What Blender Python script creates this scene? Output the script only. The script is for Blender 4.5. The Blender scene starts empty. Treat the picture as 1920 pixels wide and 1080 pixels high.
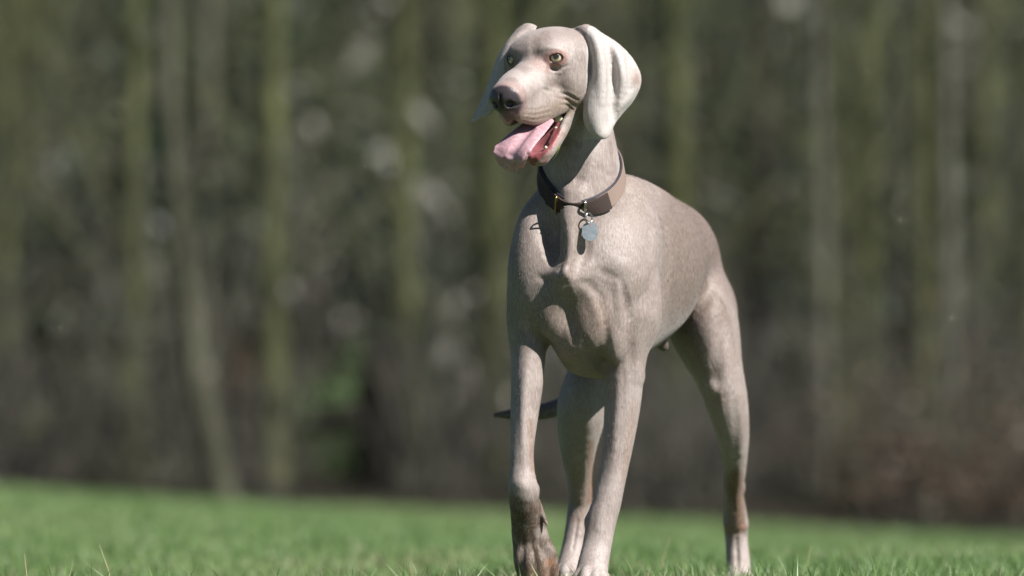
import bpy, bmesh, math, random
import numpy as np
from mathutils import Vector, Matrix

VOX = 0.003          # voxel size of the dog's body surface, metres
# ------------------------------------------------------------------ camera
CAM_Z, DIST, FPX = 0.30, 8.9, 10667.0      # camera height, distance to the dog, focal length in 1920-px units
PITCH = math.atan((765 - 540) / FPX)
scene = bpy.context.scene
col = scene.collection
cam_d = bpy.data.cameras.new('camera')
cam = bpy.data.objects.new('camera', cam_d); col.objects.link(cam)
cam.location = (0, 0, CAM_Z)
cam.rotation_euler = (math.pi / 2 + PITCH, 0, 0)
cam_d.lens = 200; cam_d.sensor_width = 36
cam_d.clip_start = 0.1; cam_d.clip_end = 2000
cam_d.dof.use_dof = True; cam_d.dof.focus_distance = 8.86; cam_d.dof.aperture_fstop = 2.6
scene.camera = cam
# ------------------------------------------------------------------ light
SUN = Vector((0.58, -0.43, 0.69)).normalized()
sun_d = bpy.data.lights.new('sun', 'SUN'); sun = bpy.data.objects.new('sun', sun_d); col.objects.link(sun)
sun_d.energy = 5.0; sun_d.angle = math.radians(0.5); sun_d.color = (1.0, 0.965, 0.92)
sun.rotation_euler = SUN.to_track_quat('Z', 'Y').to_euler(); sun.location = (5, -5, 8)
world = bpy.data.worlds.new('World'); scene.world = world; world.use_nodes = True
wn = world.node_tree.nodes; wl = world.node_tree.links
sky = wn.new('ShaderNodeTexSky'); sky.sky_type = 'NISHITA'; sky.sun_disc = False; sky.air_density = .4; sky.dust_density = .1
sky.sun_elevation = math.asin(SUN.z); sky.sun_rotation = math.atan2(SUN.x, SUN.y)
wl.new(sky.outputs[0], wn['Background'].inputs[0]); wn['Background'].inputs[1].default_value = 0.05
scene.view_settings.view_transform = 'Standard'; scene.view_settings.look = 'None'
scene.view_settings.exposure = 0.93; scene.view_settings.gamma = 1.0
scene.cycles.use_denoising = True

# ------------------------------------------------------------------ helpers
def tag(o, label=None, cat=None, group=None, kind=None):
    if label: o['label'] = label
    if cat: o['category'] = cat
    if group: o['group'] = group
    if kind: o['kind'] = kind
    return o
def empty(name, loc=(0, 0, 0)):
    o = bpy.data.objects.new(name, None); col.objects.link(o); o.location = loc; o.empty_display_size = .1
    return o
def mesh_obj(name, verts, faces, mat=None, parent=None, smooth=True):
    me = bpy.data.meshes.new(name)
    me.from_pydata([tuple(v) for v in verts], [], [tuple(f) for f in faces]); me.update()
    if smooth: me.polygons.foreach_set('use_smooth', [True] * len(me.polygons))
    if mat: me.materials.append(mat)
    o = bpy.data.objects.new(name, me); col.objects.link(o)
    if parent:
        o.parent = parent; o.matrix_parent_inverse = Matrix.Translation(parent.location).inverted()
    return o
class NT:
    """small node-tree helper"""
    def __init__(s, name):
        s.m = bpy.data.materials.new(name); s.m.use_nodes = True
        s.t = s.m.node_tree; s.b = s.t.nodes['Principled BSDF']; s.out = s.t.nodes['Material Output']
    def n(s, typ, **kw):
        nd = s.t.nodes.new(typ)
        for k, v in kw.items():
            if k.startswith('i_'):
                key = k[2:]; key = int(key) if key.isdigit() else key.replace('_', ' ')
                nd.inputs[key].default_value = v
            else: setattr(nd, k, v)
        return nd
    def l(s, a, b): s.t.links.new(a, b)
    def noise(s, scale, detail=4, vec=None, rough=.55):
        nd = s.n('ShaderNodeTexNoise'); nd.inputs['Scale'].default_value = scale
        nd.inputs['Detail'].default_value = detail; nd.inputs['Roughness'].default_value = rough
        if vec is not None: s.l(vec, nd.inputs['Vector'])
        return nd
    def ramp(s, fac, stops):
        r = s.n('ShaderNodeValToRGB'); e = r.color_ramp.elements
        while len(e) < len(stops): e.new(0.5)
        for el, (p, c) in zip(e, stops): el.position = p; el.color = (*c, 1)
        s.l(fac, r.inputs[0]); return r
    def mix(s, a, b, fac, mode='MIX'):
        m = s.n('ShaderNodeMix', data_type='RGBA', blend_type=mode)
        for v, i in ((fac, 0), (a, 6), (b, 7)):
            if hasattr(v, 'links'): s.l(v, m.inputs[i])
            elif i == 0: m.inputs[0].default_value = v
            else: m.inputs[i].default_value = (*v, 1)
        return m.outputs[2]
    def bump(s, h, strength, dist, normal=None):
        b = s.n('ShaderNodeBump'); b.inputs['Strength'].default_value = strength; b.inputs['Distance'].default_value = dist
        s.l(h, b.inputs['Height'])
        if normal is not None: s.l(normal, b.inputs['Normal'])
        return b.outputs[0]
def simple_mat(name, colr, rough=.6, metal=0, spec=.5, noise_s=None, noise_c=None, bump=0):
    t = NT(name); t.b.inputs['Base Color'].default_value = (*colr, 1)
    t.b.inputs['Roughness'].default_value = rough; t.b.inputs['Metallic'].default_value = metal
    t.b.inputs['Specular IOR Level'].default_value = spec
    if noise_s:
        tc = t.n('ShaderNodeTexCoord'); nz = t.noise(noise_s, 5, tc.outputs['Object'])
        if noise_c: t.l(t.ramp(nz.outputs[0], [(.3, colr), (.7, noise_c)]).outputs[0], t.b.inputs['Base Color'])
        if bump: t.l(t.bump(nz.outputs[0], .5, bump), t.b.inputs['Normal'])
    return t.m

# sketch coordinates: x right, y down, d away, all in units of about 0.83 mm, measured at the dog
SP, CP = math.sin(PITCH), math.cos(PITCH)
def P(x, y, d=0.0):
    Y = DIST + d / 1200.0
    a, b = (x - 960) / FPX, (540 - y) / FPX
    s = Y / (CP - b * SP)                   # distance along the ray so that the point lies at depth Y
    return np.array((a * s, Y, CAM_Z + s * (b * CP + SP)))
def PR(r, d=0.0): return r * (DIST + d / 1200.0) / FPX

# ------------------------------------------------------------------ ground
def sstep(a, b, x): t = np.clip((np.asarray(x, float) - a) / (b - a), 0, 1); return t * t * (3 - 2 * t)
def gz(x, y):
    x = np.asarray(x, float); y = np.asarray(y, float)
    z = -.050 * 5 * np.tanh(x / 5) * sstep(9.8, 17.5, y) - .083 * sstep(10, 18, y)
    z = z + sstep(26, 120, y) * 13.5 + .10 * sstep(20.5, 24, y)
    z = z + sstep(19, 26, y) * (.06 * np.sin(x * 1.7 + y * .6) + .05 * np.sin(x * .73 - y * 1.1))
    z = z - .035 * sstep(.05, -.25, x) * sstep(8.95, 9.2, y) * (1 - sstep(10, 13, y))
    return z
def edge_y(x): return 19.3 - .12 * np.asarray(x) + .35 * np.sin(np.asarray(x) * 1.3) + .2 * np.sin(np.asarray(x) * 3.1 + 1)
gxs = np.concatenate([np.linspace(-160, -8, 40), np.linspace(-7.5, 7.5, 76), np.linspace(8, 160, 40)]); gys = np.concatenate([np.linspace(-60, 6, 20), np.linspace(6.4, 30, 120), np.linspace(31, 130, 70), np.linspace(140, 900, 20)])
GX, GY = np.meshgrid(gxs, gys); gv = np.stack([GX, GY, gz(GX, GY)], -1).reshape(-1, 3); nx = len(gxs)
gf = [(j * nx + i, j * nx + i + 1, (j + 1) * nx + i + 1, (j + 1) * nx + i) for j in range(len(gys) - 1) for i in range(nx - 1)]
gt = NT('turf_and_leaf_litter'); tc = gt.n('ShaderNodeTexCoord'); sp = gt.n('ShaderNodeSeparateXYZ'); gt.l(tc.outputs['Object'], sp.inputs[0])
na = gt.noise(3.5, 5, tc.outputs['Object']); nb = gt.noise(40, 5, tc.outputs['Object'])
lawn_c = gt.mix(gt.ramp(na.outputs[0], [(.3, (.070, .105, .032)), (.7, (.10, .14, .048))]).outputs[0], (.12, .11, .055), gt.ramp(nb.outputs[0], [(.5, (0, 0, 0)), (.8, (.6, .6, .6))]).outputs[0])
litter = gt.mix(gt.ramp(na.outputs[0], [(.3, (.012, .011, .008)), (.7, (.030, .024, .016))]).outputs[0], (.016, .021, .009), gt.ramp(nb.outputs[0], [(.45, (0, 0, 0)), (.7, (.8, .8, .8))]).outputs[0])  # shade under the trees is put into the litter colour
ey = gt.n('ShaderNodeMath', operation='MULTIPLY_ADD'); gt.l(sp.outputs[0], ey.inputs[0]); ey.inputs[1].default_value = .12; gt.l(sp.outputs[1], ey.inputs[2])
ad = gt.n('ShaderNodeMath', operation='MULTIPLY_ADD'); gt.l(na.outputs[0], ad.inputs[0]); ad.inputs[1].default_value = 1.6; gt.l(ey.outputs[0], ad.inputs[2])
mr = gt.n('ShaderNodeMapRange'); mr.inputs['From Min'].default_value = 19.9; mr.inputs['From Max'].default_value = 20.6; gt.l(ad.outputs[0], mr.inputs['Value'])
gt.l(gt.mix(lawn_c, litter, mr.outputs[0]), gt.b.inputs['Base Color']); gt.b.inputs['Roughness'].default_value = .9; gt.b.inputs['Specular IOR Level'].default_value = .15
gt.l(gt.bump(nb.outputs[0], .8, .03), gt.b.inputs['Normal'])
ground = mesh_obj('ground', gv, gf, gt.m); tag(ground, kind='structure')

# ------------------------------------------------------------------ grass blades
def grass(n, xr, yr, hmin, hmax, wid, seed, seg=2, keep=None):
    r = np.random.default_rng(seed); x = r.uniform(*xr, n); y = r.uniform(*yr, n)
    if keep is not None: k = keep(x, y); x, y = x[k], y[k]; n = len(x)
    clump = .5 + .5 * np.sin(x * 23 + 3 * np.sin(y * 17)) * np.sin(y * 19 + 2 * np.sin(x * 13))
    h = (hmin + (hmax - hmin) * r.random(n) ** 1.7) * (.75 + .4 * clump); a = r.uniform(0, math.tau, n); lean = r.uniform(.1, .75, n) * h
    la = r.uniform(0, math.tau, n); z = gz(x, y) - .004; w = wid * r.uniform(.6, 1.3, n)
    dx, dy = np.cos(a) * w / 2, np.sin(a) * w / 2; lx, ly = np.cos(la) * lean, np.sin(la) * lean; V = []
    for t in ([0, .55] if seg == 2 else [0]):
        ww = 1 - .35 * t
        for sg in (-1, 1): V.append(np.stack([x + lx * t * t + sg * dx * ww, y + ly * t * t + sg * dy * ww, z + h * t * (1 - .12 * t)], 1))
    V.append(np.stack([x + lx, y + ly, z + h * .88], 1)); m = len(V); Vv = np.stack(V, 1).reshape(-1, 3); b = np.arange(n)[:, None] * m
    tris = [b + np.array((0, 1, 3)), b + np.array((0, 3, 2)), b + np.array((2, 3, 4))] if seg == 2 else [b + np.array((0, 1, 2))]
    patch = np.sin(x * 2.3 + 1.7 * np.sin(y * .9)) * np.sin(y * 1.6 + 1.3 * np.sin(x * 1.9)) + .6 * np.sin(x * 5.1 + y * 2.2) * np.sin(y * 4.3 - x)
    cl = np.repeat(np.clip(.5 + .25 * (clump - .5) + .16 * patch + r.normal(0, .2, n), 0, 1), m)
    return Vv, np.vstack(tris), cl
lawn_keep = lambda x, y: y < edge_y(x) + .5 + np.random.default_rng(3).normal(0, .25, len(x))
parts = [grass(120000, (-1.5, 1.5), (8.2, 10.3), .016, .054, .0019, 1), grass(110000, (-2.1, 2.1), (10.3, 13), .018, .05, .0032, 2),
         grass(260000, (-3.6, 3.6), (13, 20.5), .02, .05, .008, 3, 1, lawn_keep), grass(3200, (-1.5, 1.5), (8.55, 9.3), .045, .078, .0022, 9), grass(40000, (-5, 5), (5.8, 8.2), .018, .05, .004, 4, 1), grass(30000, (-5, -1.5), (8.2, 13), .02, .055, .005, 5, 1), grass(30000, (1.5, 5), (8.2, 13), .02, .055, .005, 6, 1)]
off = 0; VV, FF, CL = [], [], []
for v, f, c in parts: VV.append(v); FF.append(f + off); CL.append(c); off += len(v)
VV, FF, CL = np.vstack(VV), np.vstack(FF), np.concatenate(CL)
def fast_mesh(name, V, T, mat, smooth=True):
    me = bpy.data.meshes.new(name); me.vertices.add(len(V)); me.vertices.foreach_set('co', np.asarray(V, np.float32).ravel())
    k = T.shape[1]; me.loops.add(T.size); me.loops.foreach_set('vertex_index', T.astype(np.int32).ravel()); me.polygons.add(len(T))
    me.polygons.foreach_set('loop_start', np.arange(0, T.size, k, dtype=np.int32)); me.update(calc_edges=True); me.validate()
    if smooth: me.polygons.foreach_set('use_smooth', np.ones(len(me.polygons), bool))
    me.materials.append(mat); return me
lt = NT('grass_blades'); at_ = lt.n('ShaderNodeAttribute', attribute_name='tone')
lr = lt.ramp(at_.outputs['Fac'], [(.0, (.080, .160, .044)), (.4, (.148, .255, .078)), (.75, (.215, .305, .12)), (.97, (.34, .31, .185))])
lt.l(lr.outputs[0], lt.b.inputs['Base Color']); lt.b.inputs['Roughness'].default_value = .45
tr_ = lt.n('ShaderNodeBsdfTranslucent'); lt.l(lr.outputs[0], tr_.inputs['Color']); ms = lt.n('ShaderNodeMixShader'); ms.inputs[0].default_value = .35
lt.l(lt.b.outputs[0], ms.inputs[1]); lt.l(tr_.outputs[0], ms.inputs[2]); lt.l(ms.outputs[0], lt.out.inputs['Surface'])
gm = fast_mesh('grass', VV, FF, lt.m); ga = gm.attributes.new('tone', 'FLOAT', 'POINT'); ga.data.foreach_set('value', CL.astype(np.float32))
gob = bpy.data.objects.new('grass', gm); col.objects.link(gob); tag(gob, 'short green lawn grass under and around the dog', 'grass', kind='stuff')
# ------------------------------------------------------------------ tubes for trees and stalks
class Tubes:
    def __init__(s): s.v, s.f = [], []
    def add(s, pts, rad, n=6):
        pts = np.asarray(pts, float); b = len(s.v); T = np.gradient(pts, axis=0); T /= np.maximum(np.linalg.norm(T, axis=1), 1e-9)[:, None]
        ref = np.array((.31, .2, .93)) if abs(T[0][2]) < .8 else np.array((1., .1, 0))
        for p, t, r in zip(pts, T, rad):
            a = np.cross(t, ref); a /= np.linalg.norm(a); c = np.cross(t, a)
            for k in range(n): an = k * math.tau / n; s.v.append(p + (a * math.cos(an) + c * math.sin(an)) * r)
        for i in range(len(pts) - 1):
            for k in range(n): s.f.append((b + i * n + k, b + i * n + (k + 1) % n, b + (i + 1) * n + (k + 1) % n, b + (i + 1) * n + k))
    def leaf(s, p, d, u, l, w):
        b = len(s.v); side = np.cross(d, u); s.v += [p, p + d * l * .5 + side * w, p + d * l, p + d * l * .5 - side * w]; s.f.append((b, b + 1, b + 2, b + 3))
    def mesh(s, name, mat): 
        me = bpy.data.meshes.new(name); me.from_pydata([tuple(v) for v in s.v], [], s.f); me.update(); me.polygons.foreach_set('use_smooth', [True] * len(me.polygons)); me.materials.append(mat); return me
def link(name, me, parent=None):
    o = bpy.data.objects.new(name, me); col.objects.link(o); o.parent = parent; return o
stalk_m = simple_mat('dry_straw', (.34, .29, .15), .6, noise_s=60, noise_c=(.42, .36, .2))
for x, y, h, lx in ((P(212, 1080, 60)[0], 8.95, .085, -.022), (P(52, 1080, 20)[0], 8.92, .072, -.006), (P(1010, 1080)[0], 9.6, .07, .004), (P(1260, 1080)[0], 9.7, .08, .02), (P(750, 1080)[0], 9.9, .075, -.004), (P(1545, 1080)[0], 9.5, .07, .012)):
    t = Tubes(); t.add([(0, 0, -.005), (lx * .3, 0, h * .5), (lx, .004, h)], [.0009, .0008, .0004], 5)
    o = link('dry_grass_stalk', t.mesh('dry_grass_stalk', stalk_m)); o.location = (x, y, float(gz(x, y))); tag(o, 'thin dry straw-coloured grass stalk standing above the lawn', 'grass stalk', 'dry stalks in the lawn')

# ------------------------------------------------------------------ the wood
def bark(name, stops, scale=7):
    t = NT(name); tc = t.n('ShaderNodeTexCoord'); mp = t.n('ShaderNodeMapping'); mp.inputs['Scale'].default_value = (1, 1, .35); t.l(tc.outputs['Object'], mp.inputs['Vector'])
    a = t.noise(scale, 5, mp.outputs[0]); b = t.noise(60, 4, mp.outputs[0])
    t.l(t.mix(t.ramp(a.outputs[0], stops).outputs[0], (.02, .017, .012), t.ramp(b.outputs[0], [(.45, (0, 0, 0)), (.75, (.7, .7, .7))]).outputs[0]), t.b.inputs['Base Color'])
    t.b.inputs['Roughness'].default_value = .9; t.b.inputs['Specular IOR Level'].default_value = .2; t.l(t.bump(b.outputs[0], .9, .02), t.b.inputs['Normal']); return t.m
MOSS = bark('mossy_bark', [(.25, (.022, .023, .013)), (.5, (.085, .094, .038)), (.75, (.21, .22, .095))])
PALE = bark('pale_bark', [(.25, (.07, .068, .048)), (.5, (.16, .158, .118)), (.75, (.26, .257, .21))])
LEAN = bark('grey_green_bark', [(.25, (.03, .03, .02)), (.5, (.07, .071, .046)), (.75, (.13, .13, .09))])
FARB = bark('shaded_far_bark', [(.25, (.012, .012, .009)), (.5, (.026, .027, .017)), (.75, (.05, .052, .032))])  # far wood's shade darkened into the bark colour
BROWN = bark('brown_bark', [(.25, (.016, .015, .011)), (.5, (.042, .039, .028)), (.75, (.10, .094, .068))])
DARK = bark('dark_stump_bark', [(.25, (.010, .009, .007)), (.6, (.018, .016, .012)), (.8, (.028, .026, .018))])  # near-black bark for the stump and its bough
TWIG = simple_mat('twig_bark', (.028, .028, .019), .85, noise_s=4, noise_c=(.085, .083, .057))
TWIG2 = simple_mat('purplish_twig_bark', (.036, .033, .026), .85, noise_s=4, noise_c=(.095, .086, .070))
TWIGM = simple_mat('mossy_twig_bark', (.050, .056, .023), .85, noise_s=4, noise_c=(.115, .123, .055))
def leafmat(name, c0, c1):
    t = NT(name); tc = t.n('ShaderNodeTexCoord'); nz = t.noise(9, 4, tc.outputs['Object']); rp = t.ramp(nz.outputs[0], [(.3, c0), (.7, c1)]); t.l(rp.outputs[0], t.b.inputs['Base Color']); t.b.inputs['Roughness'].default_value = .5
    tb = t.n('ShaderNodeBsdfTranslucent'); t.l(rp.outputs[0], tb.inputs['Color']); m = t.n('ShaderNodeMixShader'); m.inputs[0].default_value = .25; t.l(t.b.outputs[0], m.inputs[1]); t.l(tb.outputs[0], m.inputs[2]); t.l(m.outputs[0], t.out.inputs['Surface']); return t.m
IVY = leafmat('ivy_leaf', (.018, .040, .014), (.045, .075, .025)); RUST = leafmat('russet_leaf', (.09, .055, .035), (.17, .105, .07)); HOLLY = leafmat('evergreen_leaf', (.010, .022, .011), (.03, .058, .027)); SPRING = leafmat('fresh_leaf', (.10, .18, .06), (.17, .27, .10))
R = random.Random(11); RN = np.random.default_rng(11)
def tree_meshes(r, h, lean, barkm, twigm, seed, limbs=16, low=.5, twigs=4, ivy=0, bend=.08, curl=0):
    g = np.random.default_rng(seed); tr = Tubes(); cr = Tubes(); n = 12; p = []
    wob = np.cumsum(g.normal(0, bend, (n, 2)), 0) * .45
    for i in range(n):
        t = i / (n - 1); lt_ = t if not curl else (1 - math.exp(-t * curl)) / curl; p.append((lean[0] * h * lt_ + wob[i, 0] * t, lean[1] * h * lt_ + wob[i, 1] * t, h * t - .15))
    p = np.array(p); rad = np.array([r * (1.35 if i == 0 else 1.05 if i == 1 else 1) * (1 - .78 * (i / (n - 1))) for i in range(n)]); tr.add(p, rad, 10)
    at = lambda z: np.array([np.interp(z, p[:, 2], p[:, c]) for c in range(3)])
    for k in range(limbs):
        z = low + (h * .97 - low) * (k + g.random()) / limbs; b = at(z); a = g.uniform(0, math.tau); L = (h - z) * g.uniform(.25, .42) + g.uniform(.5, 1.0); up = g.uniform(.5, 1.8); rr = max(.005, r * .17 * (1 - z / h) + .003)
        q = [b]; d = np.array((math.cos(a), math.sin(a), up))
        for j in range(4): d = d + g.normal(0, .16, 3) + (0, 0, .12); d /= np.linalg.norm(d); q.append(q[-1] + d * L / 4)
        cr.add(q, np.linspace(rr, rr * .25, 5), 5)
        for m in range(3):
            s0 = q[1 + m]; d2 = d + g.normal(0, .6, 3); d2 /= np.linalg.norm(d2); L2 = L * g.uniform(.3, .55); e = [s0, s0 + d2 * L2 * .5 + g.normal(0, .05, 3), s0 + d2 * L2 + g.normal(0, .1, 3) + (0, 0, .1)]
            cr.add(e, [rr * .45, rr * .3, .003], 4)
            for w in range(twigs):
                u = g.random(); s1 = e[1] * (1 - u) + e[2] * u; d3 = d2 + g.normal(0, .8, 3); d3 /= np.linalg.norm(d3); L3 = g.uniform(.2, .55); cr.add([s1, s1 + d3 * L3 + (0, 0, -.03)], [.005, .002], 3)
    iv = None
    if ivy:
        iv = Tubes()
        for k in range(ivy):
            z = h * .6 * g.random() ** 1.4; b = at(z); a = g.uniform(0, math.tau); d = np.array((math.cos(a), math.sin(a), g.normal(-.2, .4))); rr = np.interp(z, p[:, 2], rad) + g.random() ** 2 * .18; d /= np.linalg.norm(d); iv.leaf(b + d * rr, d, np.array((0, 0, 1.)) + g.normal(0, .3, 3), g.uniform(.06, .12), g.uniform(.03, .05))
    return tr.mesh('trunk', barkm), cr.mesh('crown', twigm), iv.mesh('ivy', IVY) if iv else None
def place_tree(name, meshes, x, y, rz=0, sc=1, label='', group=None):
    e = empty(name, (x, y, float(gz(x, y)))); e.rotation_euler.z = rz; e.scale = (sc,) * 3; tag(e, label, 'tree', group)
    for nm, me in zip(('trunk', 'crown', 'ivy'), meshes):
        if me: link(nm, me, e)
    return e
def WX(px, y): return (px - 960) / FPX * y
mossy = [tree_meshes(.13, h, (R.uniform(-.02, .02), R.uniform(-.02, .02)), MOSS, TWIGM, 20 + i, limbs=18, low=.9) for i, h in enumerate((9.5, 8.5, 10.5))]
brown = [tree_meshes(.12, h, (R.uniform(-.03, .03), R.uniform(-.02, .02)), BROWN, TWIG, 40 + i, limbs=18, low=.7) for i, h in enumerate((9, 10, 8))]
ivied = [tree_meshes(.14, 10, (.01, 0), MOSS, TWIGM, 60 + i, limbs=16, low=1.2, ivy=900) for i in range(2)]
palem = [tree_meshes(.11, h, (R.uniform(-.015, .015), 0), PALE, TWIG, 70 + i, limbs=15, low=1.6) for i, h in enumerate((10, 9))]
LBL = {'mossy': ('mossy_tree', mossy, 'slim bare tree with olive moss-covered trunk in the wood behind the lawn', 'mossy trees of the wood'),
       'brown': ('bare_tree', brown, 'slim bare tree with brown bark in the wood behind the lawn', 'brown bare trees of the wood'),
       'ivy': ('ivy_clad_tree', ivied, 'bare tree with dark green ivy up its trunk in the wood', 'ivy-clad trees of the wood'),
       'pale': ('pale_tree', palem, 'bare tree with pale grey-white bark in the wood behind the lawn', 'pale-barked trees of the wood')}
spots = [('mossy', 45, 27, .6), ('brown', 118, 31, .8), ('ivy', 170, 36, 1), ('mossy', 262, 28, .55), ('pale', 380, 27, .5), ('mossy', 512, 22.5, .42), ('ivy', 596, 38, 1), ('mossy', 755, 26, .5), ('brown', 835, 30, .9), ('mossy', 893, 40, 1.1), ('ivy', 985, 36, 1),
         ('mossy', 1232, 44, 1.1), ('mossy', 1330, 33, .65), ('brown', 1405, 28, .6), ('pale', 1545, 25, .42), ('mossy', 1622, 23.5, .42), ('brown', 1700, 36, 1), ('pale', 1786, 23, .38), ('ivy', 1870, 31, .8), ('mossy', 1935, 27, .55), ('mossy', 680, 45, 1.1), ('brown', 440, 42, 1.1), ('pale', 205, 46, 1), ('pale', 1160, 48, 1), ('mossy', 330, 50, 1.2), ('mossy', 1480, 47, 1.1)]
for k in range(50):      # thin poles
    yy = R.uniform(22.5, 40); spots.append((R.choice(['mossy', 'mossy', 'brown', 'mossy', 'pale']), R.uniform(-150, 2070), yy, R.uniform(.28, .55)))
for k in range(44):
    yy = R.uniform(34, 78); spots.append((R.choice(['mossy', 'mossy', 'brown', 'brown', 'ivy']), R.uniform(-350, 2270), yy, R.uniform(.8, 1.5)))
for k in range(26):      # wood beyond both sides of the frame
    spots.append((R.choice(['mossy', 'brown', 'ivy']), R.choice([R.uniform(-2600, -80), R.uniform(2000, 4200)]), R.uniform(24, 52), R.uniform(.7, 1.1)))
for kind, px, yy, sc in spots:
    nm, ms_, lb, gp = LBL[kind]; place_tree(nm, R.choice(ms_), WX(px, yy), yy, R.uniform(0, 6.28), sc, lb, gp)
# the leaning pale tree and the dark tree with the low bough
lm = tree_meshes(.042, 6.5, (-.30, .03), LEAN, TWIG, 91, limbs=10, low=2.2, bend=.04, curl=7); place_tree('leaning_tree', lm, WX(436, 20.9), 20.9, 0, 1, 'slender pale tree leaning to one side at the edge of the wood')
st_ = Tubes(); st_.add([(0, 0, -.1), (.01, 0, .15), (-.01, .01, .38), (.012, 0, .56), (.02, 0, .60)], [.15, .12, .105, .09, .04], 9)
xs_ = WX(722, 22); dt = empty('tree_stump', (xs_, 22, float(gz(xs_, 22)))); tag(dt, 'dark broken tree stump with one low horizontal bough beside a green gap', 'tree stump'); link('trunk', st_.mesh('trunk', DARK), dt)
bt = Tubes(); hb = .30 - 22 * 22 / FPX - float(gz(xs_, 22)); bt.add([(0, 0, hb - .02), (-.09, -.02, hb + .02), (-.2, -.03, hb - .01), (-.34, -.02, hb - .04)], [.065, .056, .046, .02], 7); link('bough', bt.mesh('bough', DARK), dt)
# undergrowth
def shrub_mesh(seed, h, w, stems, twigm, leafm=None, nleaf=0, ls=.05, droop=.0):
    g = np.random.default_rng(seed); t = Tubes(); lf = Tubes(); ends = []
    for k in range(stems):
        a = g.uniform(0, math.tau); d = np.array((math.cos(a) * w / h * g.uniform(.1, 1), math.sin(a) * w / h * g.uniform(.1, 1), 1)); d /= np.linalg.norm(d); L = h * g.uniform(.55, 1.15); q = [np.array((g.normal(0, w * .2), g.normal(0, w * .2), -.05))]
        for j in range(4): d = d + g.normal(0, .18, 3) - np.array((0, 0, droop * j)); d /= np.linalg.norm(d); q.append(q[-1] + d * L / 4)
        t.add(q, np.linspace(.011, .003, 5) * g.uniform(.7, 1.5), 4)
        for m in range(7):
            u = g.uniform(.8, 4); i = int(u); s0 = q[min(i, 3)] * (1 - (u - i)) + q[min(i, 3) + 1] * (u - i) if i < 4 else q[4]; d2 = d + g.normal(0, .7, 3); d2 /= np.linalg.norm(d2); e = s0 + d2 * g.uniform(.12, .4); t.add([s0, e], [.004, .0015], 3); ends.append((s0, e))
    for k in range(nleaf):
        s0, e = ends[g.integers(len(ends))]; u = g.random(); d = g.normal(0, 1, 3); d /= np.linalg.norm(d); n_ = g.normal(0, 1, 3); n_ /= np.linalg.norm(n_); lf.leaf(s0 * (1 - u) + e * u + g.normal(0, .03, 3), d, n_, ls * g.uniform(.7, 1.4), ls * .33)
    return t.mesh('stems', twigm), (lf.mesh('foliage', leafm) if nleaf else None)
bare = [shrub_mesh(100 + i, h, .55, 15, m) for i, (h, m) in enumerate(((1.1, TWIG2), (.8, TWIG), (1.5, TWIG2), (2.2, TWIG)))]
russ = [shrub_mesh(120 + i, .8, .6, 16, TWIG, RUST, 420, .055) for i in range(2)]
holl = [shrub_mesh(130 + i, h, .7, 18, TWIG, HOLLY, 1500, .07) for i, h in enumerate((1.0, 2.0))]
FLECKL = leafmat('light_fleck_leaf', (.27, .255, .21), (.48, .46, .41))  # pale leaves made up to give blurred light flecks
fleckb = [shrub_mesh(150 + i, 1.5, .7, 9, TWIG, FLECKL, 60, .12) for i in range(2)]
spri = [shrub_mesh(140, .6, .6, 14, TWIGM, SPRING, 900, .05)]
SL = {'bare': ('bare_shrub', bare, 'leafless twiggy shrub in the undergrowth at the foot of the wood', 'leafless shrubs under the trees'), 'russet': ('russet_shrub', russ, 'low shrub holding dead russet-brown leaves under the trees', 'russet shrubs under the trees'),
      'holly': ('evergreen_shrub', holl, 'dark green evergreen shrub added for the dark gaps between the trunks', 'evergreen shrubs between the trunks'), 'dry': ('light_fleck_sapling', fleckb, 'thin added sapling with big pale leaves standing in for light flecks among the trunks', 'added light-fleck saplings among the trunks'), 'spring': ('leafy_shrub', spri, 'low fresh green leafy shrub in the gap of the wood', 'fresh green shrubs')}
sh = [('bare', px, 21.2 + R.uniform(-.3, 1.6), R.uniform(.45, .8)) for px in range(-120, 2060, 62) if not 575 < px < 760]
sh += [('bare', R.uniform(-300, 2200), R.uniform(23, 34), R.uniform(.8, 1.4)) for k in range(34)]
sh = [q for q in sh if not (q[0] == 'bare' and 570 < q[1] < 712)]
sh += [('russet', 1640, 21.6, .5), ('russet', 1730, 20.6, .55), ('russet', 1800, 21.5, .7), ('russet', 1860, 20.9, .5), ('russet', 1680, 22.2, .6), ('russet', 1410, 24, .6), ('russet', 430, 26, .7), ('russet', 230, 30, .9), ('russet', 1900, 24, .9)]
sh += [('holly', R.uniform(-250, 2150), R.uniform(26, 46), R.uniform(.8, 1.6)) for k in range(56)]  # extra evergreens added as dark gaps between the trunks
sh += [('dry', R.uniform(-200, 2150), R.uniform(26, 44), R.uniform(1.0, 2.0)) for k in range(26)]
sh += [('dry', px, yy, sc) for px, yy, sc in ((60, 33, 1.5), (150, 36, 1.7), (185, 30, 1.4), (20, 40, 2.0), (560, 38, 1.8), (690, 30, 1.3), (820, 36, 1.6), (1480, 38, 1.7), (1350, 28, 1.0), (1720, 34, 1.5), (250, 27, .9), (430, 34, 1.2), (1850, 40, 1.9), (1600, 44, 2.0), (330, 45, 2.1), (880, 28, .9))]  # added saplings stand in for bright flecks in the wood
sh += [('spring', 640, 23.4, .6), ('spring', 605, 23.8, .65), ('spring', 676, 23.6, .62), ('spring', 645, 24.4, .75)]
sh += [('bare', 745, 22.6, .5), ('bare', 785, 22.9, .6)]
for kind, px, yy, sc in sh:
    nm, ms_, lb, gp = SL[kind]; st, fo = R.choice(ms_); x = WX(px, yy); e = empty(nm, (x, yy, float(gz(x, yy)))); e.rotation_euler.z = R.uniform(0, 6.28); e.scale = (sc,) * 3; tag(e, lb, 'shrub', gp); link('stems', st, e)
    if fo: link('foliage', fo, e)
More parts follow.
